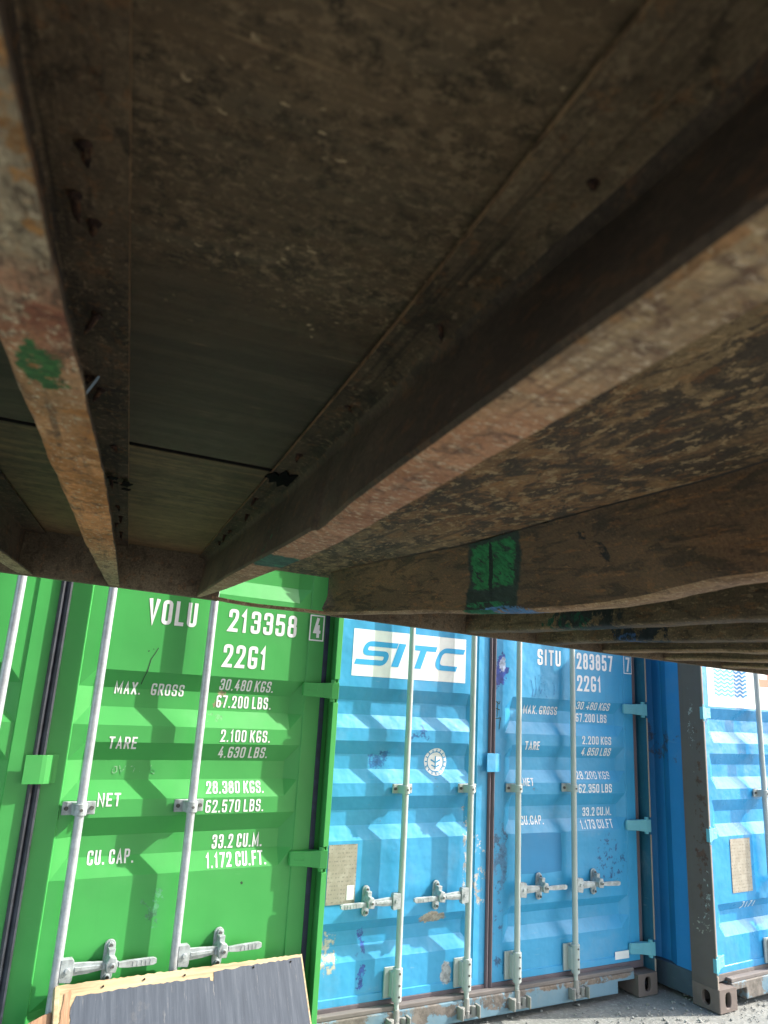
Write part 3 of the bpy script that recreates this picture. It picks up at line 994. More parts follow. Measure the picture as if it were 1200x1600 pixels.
# ---- second blue container, rusty post
tm = dict(paint=M['blue2'], rod=M['zincold'], bracket=M['zincold'], cam=M['oldcast'], handle=M['castmetal'], hinge=M['teal'], gasket=M['rubberold'], gasket_out=M['gasketrust'],
          post=M['post'], post_l=M['post'], lip=M['lip'], casting=M['casting'], sill=M['sillblue'], side=M['blueside'], rail=M['silldark'])
t_root, t_door = container('blue shipping container with rusty brown corner post and wave logo on white', (5.2168, 3.2549, 0), .0552, tm, .012, 0, 23, flip=True)
B = MB(); B.box(-1.056, 1.056, .0300, .0695, .1285, .150)
obj('door_threshold', B.mesh('door_threshold', M['gasketrust']), t_root, bevel=.004)
flat('logo_panel', [rect(-1.056, -.14, 1.706, 2.03)], M['white'], t_door[-1], panel_depth, .0010, CUT_U, CUT_Z)
wv, wd = [], []
for k in range(8):
    z = 1.787 + .0255 * k
    for x0, x1, L in ((-.985, -.775, wv), (-.770, -.632, wd)):
        n_ = 28
        pts = [Vector((x0 + (x1 - x0) * i / n_, z + .0062 * math.sin((x0 + (x1 - x0) * i / n_) * 2 * math.pi / .066))) for i in range(n_ + 1)]
        L.append(stroke(pts, False, .0066, 0))
flat('wave_print', wv, M['wavepale'], t_door[-1], panel_depth, .0020, CUT_U, CUT_Z)
flat('wave_print', wd, M['waveblue'], t_door[-1], panel_depth, .0020, CUT_U, CUT_Z)
flat('logo_lettering', [stroke(roundpoly([(-.50, 1.99, 0), (-.50, 1.885, 1), (-.36, 1.885, 1), (-.36, 1.99, 0)], False, .03), False, .026, 0), stroke([Vector((-.28, 1.99)), Vector((-.28, 1.86))], False, .026, 0)],
     M['red'], t_door[-1], panel_depth, .0020, CUT_U, CUT_Z)
flat('data_plate', [rect(-.920, -.714, .589, .900)], M['plate'], t_door[-1], panel_depth, .0030, CUT_U, CUT_Z)
scribble([[(-.82, .53), (-.80, .53), (-.80, .50), (-.82, .49)], [(-.77, .53), (-.765, .49)], [(-.74, .53), (-.72, .53), (-.735, .49)], [(-.69, .53), (-.69, .49)]], t_door[-1], M['wornwhite'], .003)

# ------------------------------------------------------------------ raised container seen from below
LM_ = Matrix(((0.9863, 0.1613, 0.0337), (-0.1596, 0.9860, -0.0487), (-0.0411, 0.0426, 0.9982)))
OFF = Vector((1.37, .847, .162))
base = LM_ @ OFF + Vector((0, 0, EYE))
lift = thing('raised_container', 'rusty shipping container lifted overhead, its bare steel underside filling the view', 'shipping container', base, LM_.to_euler(), None)


def lobj(name, me, parent=None, loc=None, bevel=0):
    o = obj(name, me, parent or lift, bevel=bevel)
    if parent is None:
        o.location = tuple(-OFF if loc is None else Vector(loc) - OFF)
    return o


TAN, GREYTAN = (.30, .245, .17), (.23, .21, .165)
ORANGE, RED, BROWN, DK = (.36, .155, .045), (.24, .095, .055), (.15, .085, .05), (.045, .032, .024)
GP = (.018, .12, .04)
flange1 = rust('flange_rust', [(0.0, (.30, .17, .07)), (.10, (.22, .20, .15)), (.16, (.24, .20, .15)), (.2, (.30, .10, .05)), (.25, (.36, .20, .09)), (.42, (.54, .21, .04)), (.60, (.46, .18, .045)), (.75, (.30, .2, .11)), (.95, TAN)],
               patches=[((-.083, .68, .162), (.06, .20, .04), (.37, .145, .038), dict(wob=.6, nscale=24, cover=(46, .50))), ((-.0655, .225, .162), (.0065, .075, .03), (.36, .165, .05), dict(wob=.6, nscale=60, cover=(60, .47))), ((-.072, .385, .162), (.012, .022, .03), (.22, .07, .035), dict(wob=.9, nscale=60, cover=(70, .46))), ((-.083, .466, .162), (.015, .040, .04), (.04, .115, .028), dict(wob=.9, nscale=60, cover=(70, .42))), ((-.078, .462, .162), (.006, .020, .04), (.045, .13, .03), dict(wob=.9, nscale=60))], speck=(.42, .38, .30), dark=(.085, .055, .04), sp=.56, nz=(55, 34, 40), mixf=.7, dk=.53)
flange2 = rust('pinkish_flange_rust', [(0.0, (.33, .25, .14)), (.10, (.36, .27, .155)), (.135, (.44, .35, .24)), (.165, (.40, .26, .15)), (.20, (.38, .17, .08)), (.30, (.34, .135, .065)), (.45, (.27, .105, .055)), (.75, (.21, .11, .065)), (.95, (.28, .21, .14))],
               patches=[((.1715, .215, .162), (.0055, .10, .02), (.34, .17, .07), dict(wob=.6, nscale=60, cover=(60, .47))), ((.19, 1.15, .162), (.06, .075, .03), (.035, .085, .06), dict(wob=.5, nscale=12)), ((.19, 1.15, .162), (.06, .085, .03), (.03, .20, .09), dict(wob=.6, nscale=14, cover=(30, .58)))],
               speck=(.48, .41, .33), dark=(.15, .085, .06), sp=.55, nz=(34, 60, 40), mixf=.75, ro=.78)
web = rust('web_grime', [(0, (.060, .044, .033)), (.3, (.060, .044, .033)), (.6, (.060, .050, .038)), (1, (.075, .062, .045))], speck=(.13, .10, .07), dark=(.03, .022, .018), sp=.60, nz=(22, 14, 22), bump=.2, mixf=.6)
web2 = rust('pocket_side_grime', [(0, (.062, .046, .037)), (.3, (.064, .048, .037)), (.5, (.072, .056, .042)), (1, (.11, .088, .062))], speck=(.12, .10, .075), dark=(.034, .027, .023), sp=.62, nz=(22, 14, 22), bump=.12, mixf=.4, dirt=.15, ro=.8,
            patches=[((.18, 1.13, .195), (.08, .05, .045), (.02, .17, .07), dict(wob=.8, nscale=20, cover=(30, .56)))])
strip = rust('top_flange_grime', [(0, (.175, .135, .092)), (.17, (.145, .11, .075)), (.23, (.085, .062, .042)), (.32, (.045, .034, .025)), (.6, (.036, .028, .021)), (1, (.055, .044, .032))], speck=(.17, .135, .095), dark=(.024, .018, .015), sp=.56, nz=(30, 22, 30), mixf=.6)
wall3 = rust('scraped_pocket_wall', [(0, (.105, .068, .044)), (.3, (.092, .056, .035)), (.55, (.085, .058, .038)), (.75, (.125, .085, .055)), (1, (.12, .09, .062))], speck=(.20, .115, .06), dark=(.045, .034, .026), sp=.60, nz=(22, 8, 46), mixf=.7, dk=.52, dirt=.35,
             patches=[((.60, 1.27, .213), (.4, .098, .09), (.022, .032, .024), dict(wob=.16, nscale=16, shear=-2.1, box=True)), ((.60, 1.235, .230), (.4, .080, .033), (.02, .16, .05), dict(wob=.22, nscale=30, shear=-2.1, box=True, cover=(42, .40))),
                      ((.60, 1.25, .226), (.4, .088, .032), (.015, .03, .018), dict(wob=.3, nscale=22, shear=-2.1, cover=(34, .58))),
                      ((.66, 1.37, .172), (.2, .09, .007), (.02, .15, .06), dict(wob=.4, nscale=18, cover=(40, .47))), ((.70, 1.33, .160), (.2, .10, .009), (.09, .20, .38), dict(wob=.4, nscale=30, cover=(50, .46))),
                      ((.60, .93, .232), (.4, .018, .020), (.02, .015, .012), dict(wob=.8, nscale=30, cover=(45, .48))), ((.60, 1.26, .222), (.4, .008, .05), (.010, .016, .012), dict(wob=.5, nscale=40, shear=-2.1))])
lip3 = rust('scraped_lip', [(0, (.24, .15, .10)), (.4, (.30, .19, .12)), (.5, (.36, .25, .16)), (.56, (.34, .22, .14)), (.7, (.22, .14, .1)), (1, (.22, .16, .11))], speck=(.45, .36, .27), dark=(.13, .08, .05), sp=.56, nz=(50, 26, 50), mixf=.65,
            patches=[((.70, 1.33, .158), (.2, .10, .02), (.09, .20, .38), dict(wob=.4, nscale=30, cover=(50, .42))), ((.69, 1.42, .162), (.2, .05, .02), (.02, .14, .06), dict(wob=.5, nscale=20))])
roofp = rust('pocket_roof_rust', [(0, (.16, .12, .07)), (.2, (.19, .14, .08)), (.30, (.19, .115, .058)), (.5, (.21, .105, .045)), (.60, (.17, .10, .05)), (.72, (.10, .085, .065)), (.86, (.14, .11, .075)), (1, (.13, .11, .08))], speck=(.27, .20, .12), dark=(.045, .036, .030), sp=.55, nz=(24, 11, 24), mixf=.85, dk=.49)
memb = rust('far_member_rust', [(0, (.13, .09, .06)), (.5, (.12, .085, .06)), (1, (.12, .10, .075))], speck=(.22, .17, .12), dark=(.045, .034, .026), sp=.57, nz=(26, 12, 40), mixf=.65)
membf = rust('far_flange_rust', [(0, (.25, .18, .12)), (.5, (.27, .19, .12)), (1, (.27, .2, .13))], speck=(.36, .28, .2), dark=(.13, .09, .06), sp=.57, nz=(40, 24, 40), mixf=.6)
memb4 = rust('painted_member_rust', [(0, (.12, .085, .055)), (.5, (.11, .085, .06)), (1, (.12, .10, .075))], speck=(.22, .17, .12), dark=(.045, .034, .026), sp=.57, nz=(26, 12, 40), mixf=.65,
             patches=[((.95, 1.42, .19), (.2, .15, .06), (.022, .024, .024), dict(wob=.5, nscale=14, cover=(30, .42))), ((.95, 1.50, .175), (.2, .11, .02), (.015, .075, .045), dict(wob=.8, nscale=30, cover=(50, .48)))])
memb5 = rust('blue_marked_member_rust', [(0, (.12, .085, .055)), (.5, (.11, .085, .06)), (1, (.12, .10, .075))], speck=(.22, .17, .12), dark=(.045, .034, .026), sp=.57, nz=(26, 12, 40), mixf=.65,
             patches=[((1.2, 1.56, .19), (.2, .11, .06), (.022, .025, .032), dict(wob=.5, nscale=14, cover=(30, .42))), ((1.2, 1.60, .170), (.2, .05, .012), (.04, .085, .20), dict(wob=.8, nscale=30, cover=(50, .48)))])
railm = rust('rail_grime', [(0, (.13, .115, .09)), (.4, (.14, .125, .098)), (1, (.14, .12, .095))], axis=0, lo=-.5, hi=.6, speck=(.2, .18, .14), dark=(.06, .05, .04), sp=.62, nz=(16, 16, 16), mixf=.5)
PINC = [(0, .2)]

# plywood undersides
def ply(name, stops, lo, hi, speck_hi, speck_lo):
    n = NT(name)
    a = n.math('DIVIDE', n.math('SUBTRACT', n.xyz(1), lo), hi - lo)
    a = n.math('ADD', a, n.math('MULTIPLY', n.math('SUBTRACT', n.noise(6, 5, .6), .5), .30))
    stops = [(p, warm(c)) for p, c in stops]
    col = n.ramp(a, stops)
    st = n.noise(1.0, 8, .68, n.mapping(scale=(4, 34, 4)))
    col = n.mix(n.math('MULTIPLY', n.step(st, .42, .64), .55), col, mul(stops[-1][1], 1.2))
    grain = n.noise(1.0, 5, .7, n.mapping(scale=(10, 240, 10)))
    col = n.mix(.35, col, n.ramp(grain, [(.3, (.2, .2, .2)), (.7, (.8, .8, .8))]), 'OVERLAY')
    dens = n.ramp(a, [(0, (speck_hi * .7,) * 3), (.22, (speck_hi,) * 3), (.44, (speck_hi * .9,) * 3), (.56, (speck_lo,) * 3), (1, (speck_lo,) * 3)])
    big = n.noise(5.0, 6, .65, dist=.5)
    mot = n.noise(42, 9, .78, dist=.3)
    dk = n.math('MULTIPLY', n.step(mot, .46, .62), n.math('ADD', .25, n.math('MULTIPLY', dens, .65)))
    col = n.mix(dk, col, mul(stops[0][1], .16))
    col = n.mix(n.math('MULTIPLY', n.step(big, .42, .62), .6), col, n.mix(.6, col, mul(stops[0][1], .30)))
    crust = n.noise(1.0, 9, .76, n.mapping(scale=(85, 110, 85)), dist=.2)
    thr = n.math('SUBTRACT', crust, n.math('SUBTRACT', .735, n.math('MULTIPLY', dens, .25)))
    clump = n.step(n.noise(8.5, 7, .7), .34, .62)
    col = n.mix(n.math('MULTIPLY', n.math('MULTIPLY', n.step(thr, 0, .06), .75), clump), col, warm((.19, .145, .097)))
    fine = n.noise(120, 8, .8)
    ft = n.math('SUBTRACT', fine, n.math('SUBTRACT', .70, n.math('MULTIPLY', dens, .16)))
    col = n.mix(n.math('MULTIPLY', n.step(ft, 0, .03), .6), col, warm((.20, .155, .105)))
    jit = n.vmath('ADD', n.co, n.vmath('MULTIPLY', n.noise(60, 4, .7, color=True), (.02, .02, 0)))
    vo = n.voronoi(58, n.mapping(jit, scale=(1, 1.5, 1)))
    vm = n.math('MULTIPLY', n.math('SUBTRACT', 1, n.step(vo, .09, .17)), n.step(n.noise(14, 4, .6), .49, .53))
    vm = n.math('MULTIPLY', vm, n.step(dens, .2, .6))
    col = n.mix(n.math('MULTIPLY', vm, .8), col, warm((.38, .31, .21)))
    scr = n.noise(1.0, 5, .7, n.mapping(scale=(9, 130, 9), rot=(0, 0, .25)))
    col = n.mix(n.math('MULTIPLY', n.step(scr, .655, .69), .5), col, warm((.26, .19, .12)))
    b = n.bump(crust, .35, .003)
    return n.out(col, .75, 0, n.bump(fine, .35, .0015, b), .25)


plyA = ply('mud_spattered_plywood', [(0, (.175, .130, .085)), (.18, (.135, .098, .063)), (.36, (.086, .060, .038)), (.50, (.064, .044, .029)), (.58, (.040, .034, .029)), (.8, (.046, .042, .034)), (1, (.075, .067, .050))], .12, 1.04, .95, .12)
plyB = ply('greenish_plywood', [(0, (.085, .070, .046)), (.3, (.095, .077, .050)), (.5, (.13, .098, .058)), (.7, (.18, .128, .070)), (1, (.19, .135, .075))], 1.04, 2.06, .25, .12)

ZB, ZT = .162, .2765


edge_m = rust('edge_rust', [(0, (.36, .28, .19)), (.3, (.34, .22, .13)), (1, (.26, .18, .12))], speck=(.3, .22, .15), dark=(.08, .05, .035), sp=.6, nz=(40, 30, 40), mixf=.6)


def loft(name, prof, ws, mats, ang=40, lip=None, edge=None):
    """prof(w) -> closed outline of (u, z); joined along w"""
    v, f, mi = [], [], []
    rings = [prof(w) for w in ws]
    n = len(rings[0])
    for w, r in zip(ws, rings):
        v += [(u, w, z) for u, z in r]
    for k in range(len(ws) - 1):
        for i in range(n):
            j = (i + 1) % n
            f.append((k * n + i, k * n + j, (k + 1) * n + j, (k + 1) * n + i))
    f += [tuple(range(n)), tuple(range((len(ws) - 1) * n, len(ws) * n))[::-1]]
    me = mesh(name, v, f, mats)
    autosmooth(me, ang)
    if isinstance(mats, (list, tuple)) and len(mats) > 1:
        for q, p in enumerate(me.polygons):
            if lip is not None:
                p.material_index = 1 if q % n < lip and q < n * (len(ws) - 1) else 0
            elif edge is not None and q % n == edge:
                p.material_index = 3
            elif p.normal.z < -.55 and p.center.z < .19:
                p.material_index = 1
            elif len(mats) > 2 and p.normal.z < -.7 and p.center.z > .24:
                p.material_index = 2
    return me


WS = [-.30 + .025 * k for k in range(95)] + [2.0635]
WS = [w for w in WS if w <= 2.0635]


def nz(u, w, amp, sc=3.0, seed=0):
    return amp * mnoise.fractal(Vector((u * 2 + seed, w * sc, seed * 1.7)), 1.0, 2.0, 3)


def arc(cx, cz, r, a0, a1, n=4):
    return [(cx + r * math.cos(R(a0 + (a1 - a0) * k / n)), cz + r * math.sin(R(a0 + (a1 - a0) * k / n))) for k in range(n + 1)]


def c_profile(ul, ur, us, zb, zt, t=.0042, r=.009):
    """channel open to the right"""
    p = [(ur, zb)] + arc(ul + r, zb + r, r, 270, 180) + arc(ul + r, zt - r, r, 180, 90) + [(us, zt), (us, zt - t)]
    p += arc(ul + r, zt - r, r - t, 90, 180) + arc(ul + r, zb + r, r - t, 180, 270) + [(ur, zb + t)]
    return p


def member(u, seed, mats, dent=.004, name='cross_member'):
    def prof(w):
        k = nz(u, w, dent, 3.2, seed)
        q = nz(u, w, dent * 1.2, 5.0, seed + 9)
        return c_profile(u + k, u + .044 + k + q, u + .056, ZB + nz(u, w, dent, 4.0, seed + 5), ZT)
    return lobj(name, loft(name, prof, WS, mats))


L1 = [(-.3, -.105), (.456, -.1049), (.541, -.1067), (.899, -.1064), (1.282, -.1086), (2.011, -.099), (2.064, -.0985)]
R1 = [(-.3, -.0634), (.192, -.0634), (.271, -.0627), (.361, -.0626), (.561, -.0592), (.785, -.0570), (1.304, -.0585), (2.064, -.0656)]
S1 = [(-.3, -.0487), (.29, -.0494), (.402, -.0502), (.621, -.0519), (2.064, -.0623)]


def prof1(w):
    e = nz(.3, w, .0016, 22, 4)
    e2 = nz(.7, w, .0016, 19, 8)
    return c_profile(interp(w, L1) + e2, interp(w, R1) + e, interp(w, S1), ZB + nz(.1, w, .0010, 9, 2), ZT)


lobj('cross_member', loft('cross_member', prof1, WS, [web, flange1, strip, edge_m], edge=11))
L2 = [(-.3, .1685), (.159, .1688), (.50, .1715), (.66, .1745), (.80, .1815), (.835, .1820), (.845, .1765), (1.018, .1705), (1.473, .150), (1.927, .1395), (2.064, .137)]
R2_ = [(-.3, .2125), (.202, .2132), (.418, .2168), (.654, .2205), (.884, .2240), (1.05, .2190), (1.244, .2090), (1.695, .1800), (2.042, .1495), (2.064, .148)]
T2 = [(-.3, .2115), (.273, .2075), (.40, .2020), (.516, .1965), (.742, .1905), (1.053, .1878), (1.50, .172), (1.938, .152), (2.064, .149)]
S2 = [(-.3, .1495), (.201, .1498), (.323, .1512), (.502, .1514), (.65, .1500), (1.043, .1446), (1.513, .135), (1.945, .128), (2.064, .126)]


def prof2(w):
    e = nz(.4, w, .0006, 16, 14)
    l, r, t, s = interp(w, L2) + e, interp(w, R2_) + nz(.9, w, .0010, 14, 3), interp(w, T2), interp(w, S2)
    rr = .016
    tk = .005
    p = [(r, ZB), (l + .007, ZB), (l + .002, ZB + .0015), (l, ZB + .006)]
    p += [(t - .001, ZT - rr - tk)] + [(t - rr + rr * math.cos(R(a)) - .001, ZT - tk - rr + rr * math.sin(R(a))) for a in (22, 45, 68, 90)]
    p += [(s, ZT - tk), (s, ZT), (t + tk, ZT), (t + tk, ZT - rr), (l + tk + .001, ZB + .012), (l + tk + .006, ZB + tk), (r, ZB + tk)]
    return p


WS2 = sorted(set(WS + [.80, .825, .835, .845, .86]))
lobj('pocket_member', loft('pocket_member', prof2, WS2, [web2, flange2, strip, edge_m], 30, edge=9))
B3 = [(-.3, .672), (.4, .676), (.654, .684), (.712, .676), (.803, .698), (.907, .728), (1.061, .735), (1.242, .712), (1.359, .705), (1.533, .665), (1.60, .64), (2.043, .515), (2.064, .512)]
T3 = [(-.3, .600), (.562, .598), (.659, .602), (.855, .588), (1.076, .578), (1.263, .570), (1.71, .500), (1.925, .475), (2.064, .505)]


def prof3(w):
    b, t = interp(w, B3), interp(w, T3)
    k = nz(.2, w, .004, 6, 21)
    sag = .006 * math.exp(-((w - 1.2) / .25) ** 2)
    z = ZB - sag + nz(.5, w, .0018, 9, 6)
    zt = .2665
    p = [(b + .036, z + .002), (b + .012, z), (b + .002, z + .001), (b - .008, z + .005), (b - .017, z + .014)]
    m = 6
    for i in range(1, m):
        q = i / m
        uu = b - .017 + (t - b + .017) * q
        zz = z + .014 + (zt - z - .014) * q
        bulge = math.sin(math.pi * q) * (.010 + k) + nz(q * 1.5, w, .0035, 7, 31)
        p.append((uu + bulge * .8, zz - bulge * .5))
    p += [(t, zt), (t + .006, zt), (b + .006, z + .008), (b + .036, z + .007)]
    return p


lobj('pocket_member', loft('pocket_member', prof3, WS, [wall3, lip3], 50, 3))
member(-.325, 2, [web, flange1, strip])
for k, u in enumerate((-.575, -.825, -1.075, -1.325)):
    member(u, 30 + k, [web, membf])
ACT = [(.955, memb4), (1.205, memb5), (1.455, memb), (1.70, memb), (1.945, memb), (2.185, memb), (2.57, memb), (2.83, memb), (3.08, memb), (3.33, memb), (3.58, memb), (3.83, memb), (4.08, memb)]
for k, (u, m) in enumerate(ACT):
    member(u, 50 + k, [m, membf if k > 1 else m], .006)

# pocket roof plates
for (a, b) in ((None, None), (2.19, 2.60)):
    v, f = [], []
    cols = 14
    ws = WS[::3] + [2.0635]
    for w in ws:
        ua = interp(w, T2) + .006 if a is None else a + .006
        ub = interp(w, T3) - .001 if a is None else b
        for i in range(cols + 1):
            u = ua + (ub - ua) * i / cols
            z = .2685 + (nz(u * 2, w, .0022, 4, 17) if 0 < i < cols else 0)
            v.append((u, w, z))
    n_ = cols + 1
    for k in range(len(ws) - 1):
        for i in range(cols):
            f.append((k * n_ + i, k * n_ + i + 1, (k + 1) * n_ + i + 1, (k + 1) * n_ + i))
    lobj('pocket_roof', mesh('pocket_roof', v, f, roofp, True))

# plywood boards (seam at w 1.04)
edges = [-1.60, -1.075 + .03, -.55, -.085, .185, .56, .98, 1.48, 2.21, 2.61, 3.1, 3.6, 4.3]
ply_split = [-1.60, -.85, -.30, -.086, .182, .60, 1.22, 2.21, 2.85, 3.6, 4.32]
for a, b in zip(ply_split, ply_split[1:]):
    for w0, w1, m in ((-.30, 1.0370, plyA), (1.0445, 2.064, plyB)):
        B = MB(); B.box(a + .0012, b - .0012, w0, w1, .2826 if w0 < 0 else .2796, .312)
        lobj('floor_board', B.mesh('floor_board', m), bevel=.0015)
# dark strip covering the board edge along the seam
B = MB(); B.box(-1.6, 4.3, 1.0405, 1.0440, .2801, .305)
lobj('seam_strip', B.mesh('seam_strip', M['dark']))

# side rails
def rail_prof(zt):
    return [(2.0665, ZB - .002), (2.100, ZB - .002), (2.100, ZB + .004), (2.0715, ZB + .004), (2.0715, zt - .005), (2.100, zt - .005), (2.100, zt), (2.0665, zt)]


def rail(u0, u1, z0=None):
    us = [u0 + (u1 - u0) * k / max(2, int((u1 - u0) / .05)) for k in range(max(2, int((u1 - u0) / .05)) + 1)]
    v, f = [], []
    pr = rail_prof(.325)
    if z0:
        pr = [(w, max(z, z0) if z < .2 else z) for w, z in pr]
    n_ = len(pr)
    for u in us:
        e = nz(u, .3, .0022, 8, 12)
        for w, z in pr:
            v.append((u, w + (e if z < .2 else 0), z + (e * .7 if z < .2 else 0)))
    for k in range(len(us) - 1):
        for i in range(n_):
            j = (i + 1) % n_
            f.append((k * n_ + i, k * n_ + j, (k + 1) * n_ + j, (k + 1) * n_ + i))
    f += [tuple(range(n_)), tuple(range((len(us) - 1) * n_, len(us) * n_))[::-1]]
    return autosmooth(mesh('side_rail', v, f, railm))


for a, b, z in ((-1.49, .198, None), (.1985, .5315, .279), (.532, 2.205, None), (2.2055, 2.5385, .279), (2.539, 4.23, None)):
    lobj('side_rail', rail(a, b, z))
for a, b in ((.180, .56), (2.18, 2.56)):
    v, f = [], []
    m = 14
    for k in range(m + 1):
        t = k / m
        u = a + (b - a) * t
        s = .0045 * math.sin(math.pi * t) + .002 * math.sin(7 * t)
        v += [(u, 2.067, ZB + .002 - s), (u, 2.107, ZB + .002 - s), (u, 2.107, ZB + .0095 - s), (u, 2.067, ZB + .0095 - s)]
    for k in range(m):
        for i in range(4):
            j = (i + 1) % 4
            f.append((4 * k + i, 4 * k + j, 4 * k + 4 + j, 4 * k + 4 + i))
    f += [(0, 1, 2, 3), (4 * m + 3, 4 * m + 2, 4 * m + 1, 4 * m)]
    lobj('pocket_strap', mesh('pocket_strap', v, f, flange2))
B = MB(); B.box(-1.49, 4.23, -.35, -.305, ZB, .325)
lobj('side_rail', B.mesh('side_rail', railm), bevel=.004)
body = paint('weathered_red_oxide', (.20, .06, .035), .8, .6)
for w0, s in ((2.10, 1), (-.345, -1)):
    me = corr_wall('side_wall', body, -1.49, 4.23, w0, w0 - s * .036, .326, 2.68)
    for v in me.vertices:
        v.co = (v.co.y, v.co.x, v.co.z)
    lobj('side_wall', me)
B = MB(); B.box(-1.66, 4.40, -.37, 2.125, 2.681, 2.73)
lobj('roof', B.mesh('roof', body))
for u in (-1.62, 4.33):
    B = MB(); B.box(u, u + .035, -.30, 2.064, ZB + .005, 2.68)
    lobj('end_wall', B.mesh('end_wall', body))
for s in (-1, 1):
    for w0 in (-.37, 2.125):
        u0 = 1.37 + s * 3.03
        B = MB(); B.box(u0, u0 - s * .178, w0, w0 + (.162 if w0 < 0 else -.162), ZB - .0145, ZB + .1035)
        lobj('corner_casting', B.mesh('corner_casting', M['casting']), bevel=.005)
        B = MB(); B.box(u0 - s * .01, u0 - s * .16, w0 + (.006 if w0 < 0 else -.006), w0 + (.10 if w0 < 0 else -.10), ZB + .104, 2.68)
        lobj('corner_post', B.mesh('corner_post', body))

# floor screws coming through the flanges
SCREW = [(-.0747, .394), (-.0834, .446), (-.0732, .473), (-.0773, .615), (-.0935, .776), (-.082, .808), (-.0739, 1.036), (-.0834, 1.239), (-.078, 1.483), (-.0735, 1.60), (-.084, 1.70), (-.077, 1.82),
         (.1673, .695), (.182, .485), (.190, .294), (.164, 1.86), (.160, .90), (.158, 1.35), (.151, 1.55), (.147, 1.62), (.146, 1.72), (.150, 1.20)]
scr_m = [rust('screw_rust', [(0, (.035, .02, .018)), (1, (.05, .03, .022))], speck=(.10, .07, .05), dark=(.012, .010, .010), nz=(60, 60, 60))]
meshes = []
for k in range(4):
    B = MB()
    L = (.016, .022, .013, .026)[k]
    B.cyl((0, 0, 0), (0, 0, -L * .7), .0042, .0034, 8)
    B.cyl((0, 0, -L * .7), (.0015 * (k - 1.5), .001, -L), .0030, .0006, 8)
    B.cyl((0, 0, .0005), (0, 0, -.0035), .0072, .0050, 7)
    meshes.append(B.mesh('floor_screw', scr_m[0]))
for k, (u, w) in enumerate(SCREW):
    o = lobj('floor_screw', meshes[k % 4], loc=(u, w, .2722))
    o.rotation_euler = (random.uniform(-.45, .45), random.uniform(-.45, .45), random.uniform(0, 6))
    o.scale = (.8,) * 3 if u < 0 else (.62 if w < .8 else .8,) * 3
# pale splinter of film and dark jagged hole beside the flanges
B = MB(); B.prism([(-.006, -.020), (.004, -.024), (.008, .006), (.003, .026), (-.005, .016)], -.001, .001, 'x')
o = lobj('torn_film', B.mesh('torn_film', plain('pale_film', (.30, .38, .45), .4)), loc=(-.0885, .775, .262)); o.rotation_euler = (.3, .4, .2)
B = MB()
jag = [(.140, 1.022), (.148, 1.005), (.155, 1.016), (.160, .985), (.169, 1.008), (.180, .992), (.182, 1.03), (.178, 1.05), (.185, 1.082), (.171, 1.062), (.165, 1.085), (.158, 1.052), (.149, 1.066), (.145, 1.04), (.138, 1.038)]
B.prism(jag, .2685, .2705, 'z')
lobj('dark_hole_sheet', B.mesh('dark_hole_sheet', plain('hole_black', (.009, .0085, .008), .95, spec=.03)))  # flat black sheet, the darkness inside a jagged hole put into its colour
B = MB()
for k in range(7):
    a = random.uniform(-.086, -.06); w = 1.22 + random.uniform(-.05, .09)
    B.prism([(a, w), (a + random.uniform(.006, .014), w + .004), (a + .008, w + random.uniform(.01, .02)), (a - .004, w + .013)], .2665 - .001 * k * .4, .2680 - .001 * k * .4, 'z')
lobj('sealant_crumbs', B.mesh('sealant_crumbs', M['dark']))['kind'] = 'stuff'

# ------------------------------------------------------------------ film-faced wood panel leaning on the green container
PLEAN, PYAW, PH, PW = R(33), .0518, .722, .945
pu, pd = .628, -.04 - .6056 * math.tan(R(33))
pan = thing('wood_panel', 'dark film-faced plywood panel with splintered pale top edge leaning on the green container', 'wood panel',
            (.2282 + pu * math.cos(PYAW) - pd * math.sin(PYAW), 3.0571 + pu * math.sin(PYAW) + pd * math.cos(PYAW), 0), (-PLEAN, .0065, PYAW))
hw = PW / 2
random.seed(12)


def ragged(pts, amp, step=.012):
    out = []
    for (x0, z0), (x1, z1) in zip(pts, pts[1:]):
        L = math.hypot(x1 - x0, z1 - z0)
        m = max(1, int(L / step))
        for i in range(m):
            t = i / m
            k = random.uniform(-amp, amp) if i else 0
            out.append((x0 + (x1 - x0) * t - (z1 - z0) / L * k, z0 + (z1 - z0) * t + (x1 - x0) / L * k))
    out.append(pts[-1])
    return out


top = ragged([(-hw + .004, PH - .001), (hw, PH)], .0022)
B = MB(); B.prism([(-hw, 0), (hw, 0)] + top[::-1], 0, .021)
obj('plywood_sheet', B.mesh('plywood_sheet', M['wood']), pan)
ft = ragged([(hw - .007, PH - .012), (.30, PH - .016), (.13, PH - .021), (.095, PH - .024), (.092, PH - .055), (.080, PH - .050), (.078, PH - .038), (-.16, PH - .036), (-hw + .07, PH - .040)], .0028)
fl = ragged([(-hw + .07, PH - .040), (-hw + .055, PH - .07), (-hw + .05, PH - .16), (-hw + .045, 0)], .006)
B = MB(); B.prism([(-hw + .04, 0), (hw - .006, 0)] + ft + fl[1:-1], -.0018, -.0002)
obj('film_face', B.mesh('film_face', M['film']), pan)
lf = ragged([(.092, PH - .055), (.075, PH - .085), (.083, PH - .028), (.30, PH - .022), (.32, PH - .075)], .002)
B = MB(); B.prism(ragged([(-hw + .006, 0), (-hw + .022, .3), (-hw + .018, .6), (-hw + .030, PH - .03), (-hw + .052, PH - .018), (-hw + .05, PH - .10), (-hw + .047, .3), (-hw + .046, 0)], .003), -.0030, -.0019)
obj('torn_veneer', B.mesh('torn_veneer', M['woodbrown']), pan)
B = MB(); B.prism([(-hw - .085, 0), (-hw - .004, 0), (-hw - .003, PH - .075), (-hw - .030, PH - .080), (-hw - .082, PH - .100)], .010, .048)
obj('batten', B.mesh('batten', M['woodbrown']), pan, bevel=.003)
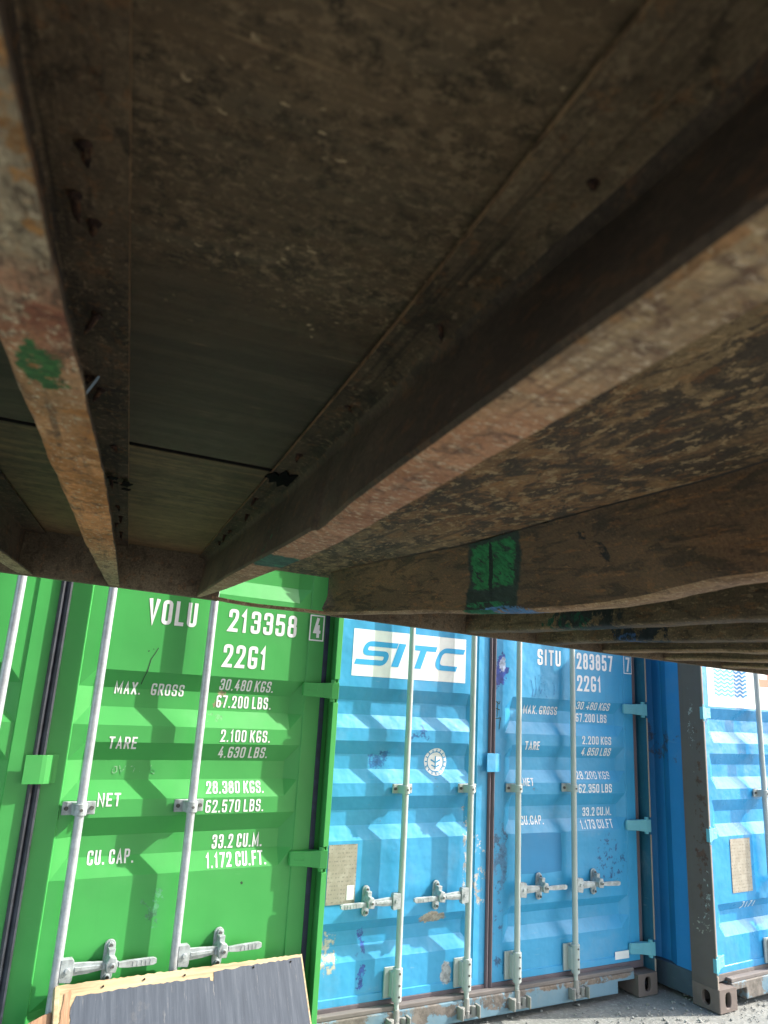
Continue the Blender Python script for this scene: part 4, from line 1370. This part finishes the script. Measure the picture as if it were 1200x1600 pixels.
B = MB(); B.prism([(-hw - .0035, 0), (-hw + .012, 0), (-hw + .014, PH - .01), (-hw - .002, PH - .004)], -.006, .0285)
obj('batten', B.mesh('batten', M['wood']), pan, bevel=.002)
nm = MB().cyl((0, -.004, 0), (0, .004, 0), .0036, .0030, 8).mesh('nail', M['dark'])
for x, z in ((-.315, -.022), (-.17, -.017), (-.02, -.021), (.255, -.026), (.415, -.024)):
    obj('nail', nm, pan, (x + .002, -.001, PH + z))

# ------------------------------------------------------------------ ground
v, f = [], []
S = 60
gx = [-S, -20, -8] + [-4 + .4 * k for k in range(31)] + [14, 26, S]
gyv = [-S, -20, -8] + [-3 + .4 * k for k in range(29)] + [14, 26, S]
for y in gyv:
    for x in gx:
        v.append((x, y, 0.0 if abs(x) > 12 else min(0.0, -.006 + nz(x * .7, y * .3, .005, 1.0, 3))))
n_ = len(gx)
for j in range(len(gyv) - 1):
    for i in range(n_ - 1):
        f.append((j * n_ + i, j * n_ + i + 1, (j + 1) * n_ + i + 1, (j + 1) * n_ + i))
o = obj('ground', mesh('ground', v, f, M['ground'], True))
o['kind'] = 'structure'
o['label'] = 'grey gritty concrete yard ground under the containers'

B = MB()
random.seed(5)
for k in range(1500):
    x, y = random.uniform(2.0, 5.2), random.uniform(2.2, 3.75)
    if k > 1000:
        x, y = random.uniform(3.2, 4.7), random.uniform(2.9, 3.5)
    s = random.choice((.0025, .003, .003, .004, .004, .005, .006, .009)) * random.uniform(.7, 1.3)
    a = random.uniform(0, 6)
    pts = []
    for zz, rr in ((-.3, .8), (.25, 1.0), (.7, .55)):
        for q in range(6):
            t = a + q * math.pi / 3
            r_ = s * rr * random.uniform(.75, 1.15)
            pts.append((x + r_ * math.cos(t), y + r_ * math.sin(t) * .8, zz * s - .001))
    fc = [(i, (i + 1) % 6, 6 + (i + 1) % 6, 6 + i) for i in range(6)] + [(6 + i, 6 + (i + 1) % 6, 12 + (i + 1) % 6, 12 + i) for i in range(6)] + [(12, 13, 14, 15, 16, 17)]
    B.add(pts, fc)
o = obj('gravel', B.mesh('gravel', M['pebble']))
o['kind'] = 'stuff'
o['label'] = 'loose grey grit scattered over the concrete'
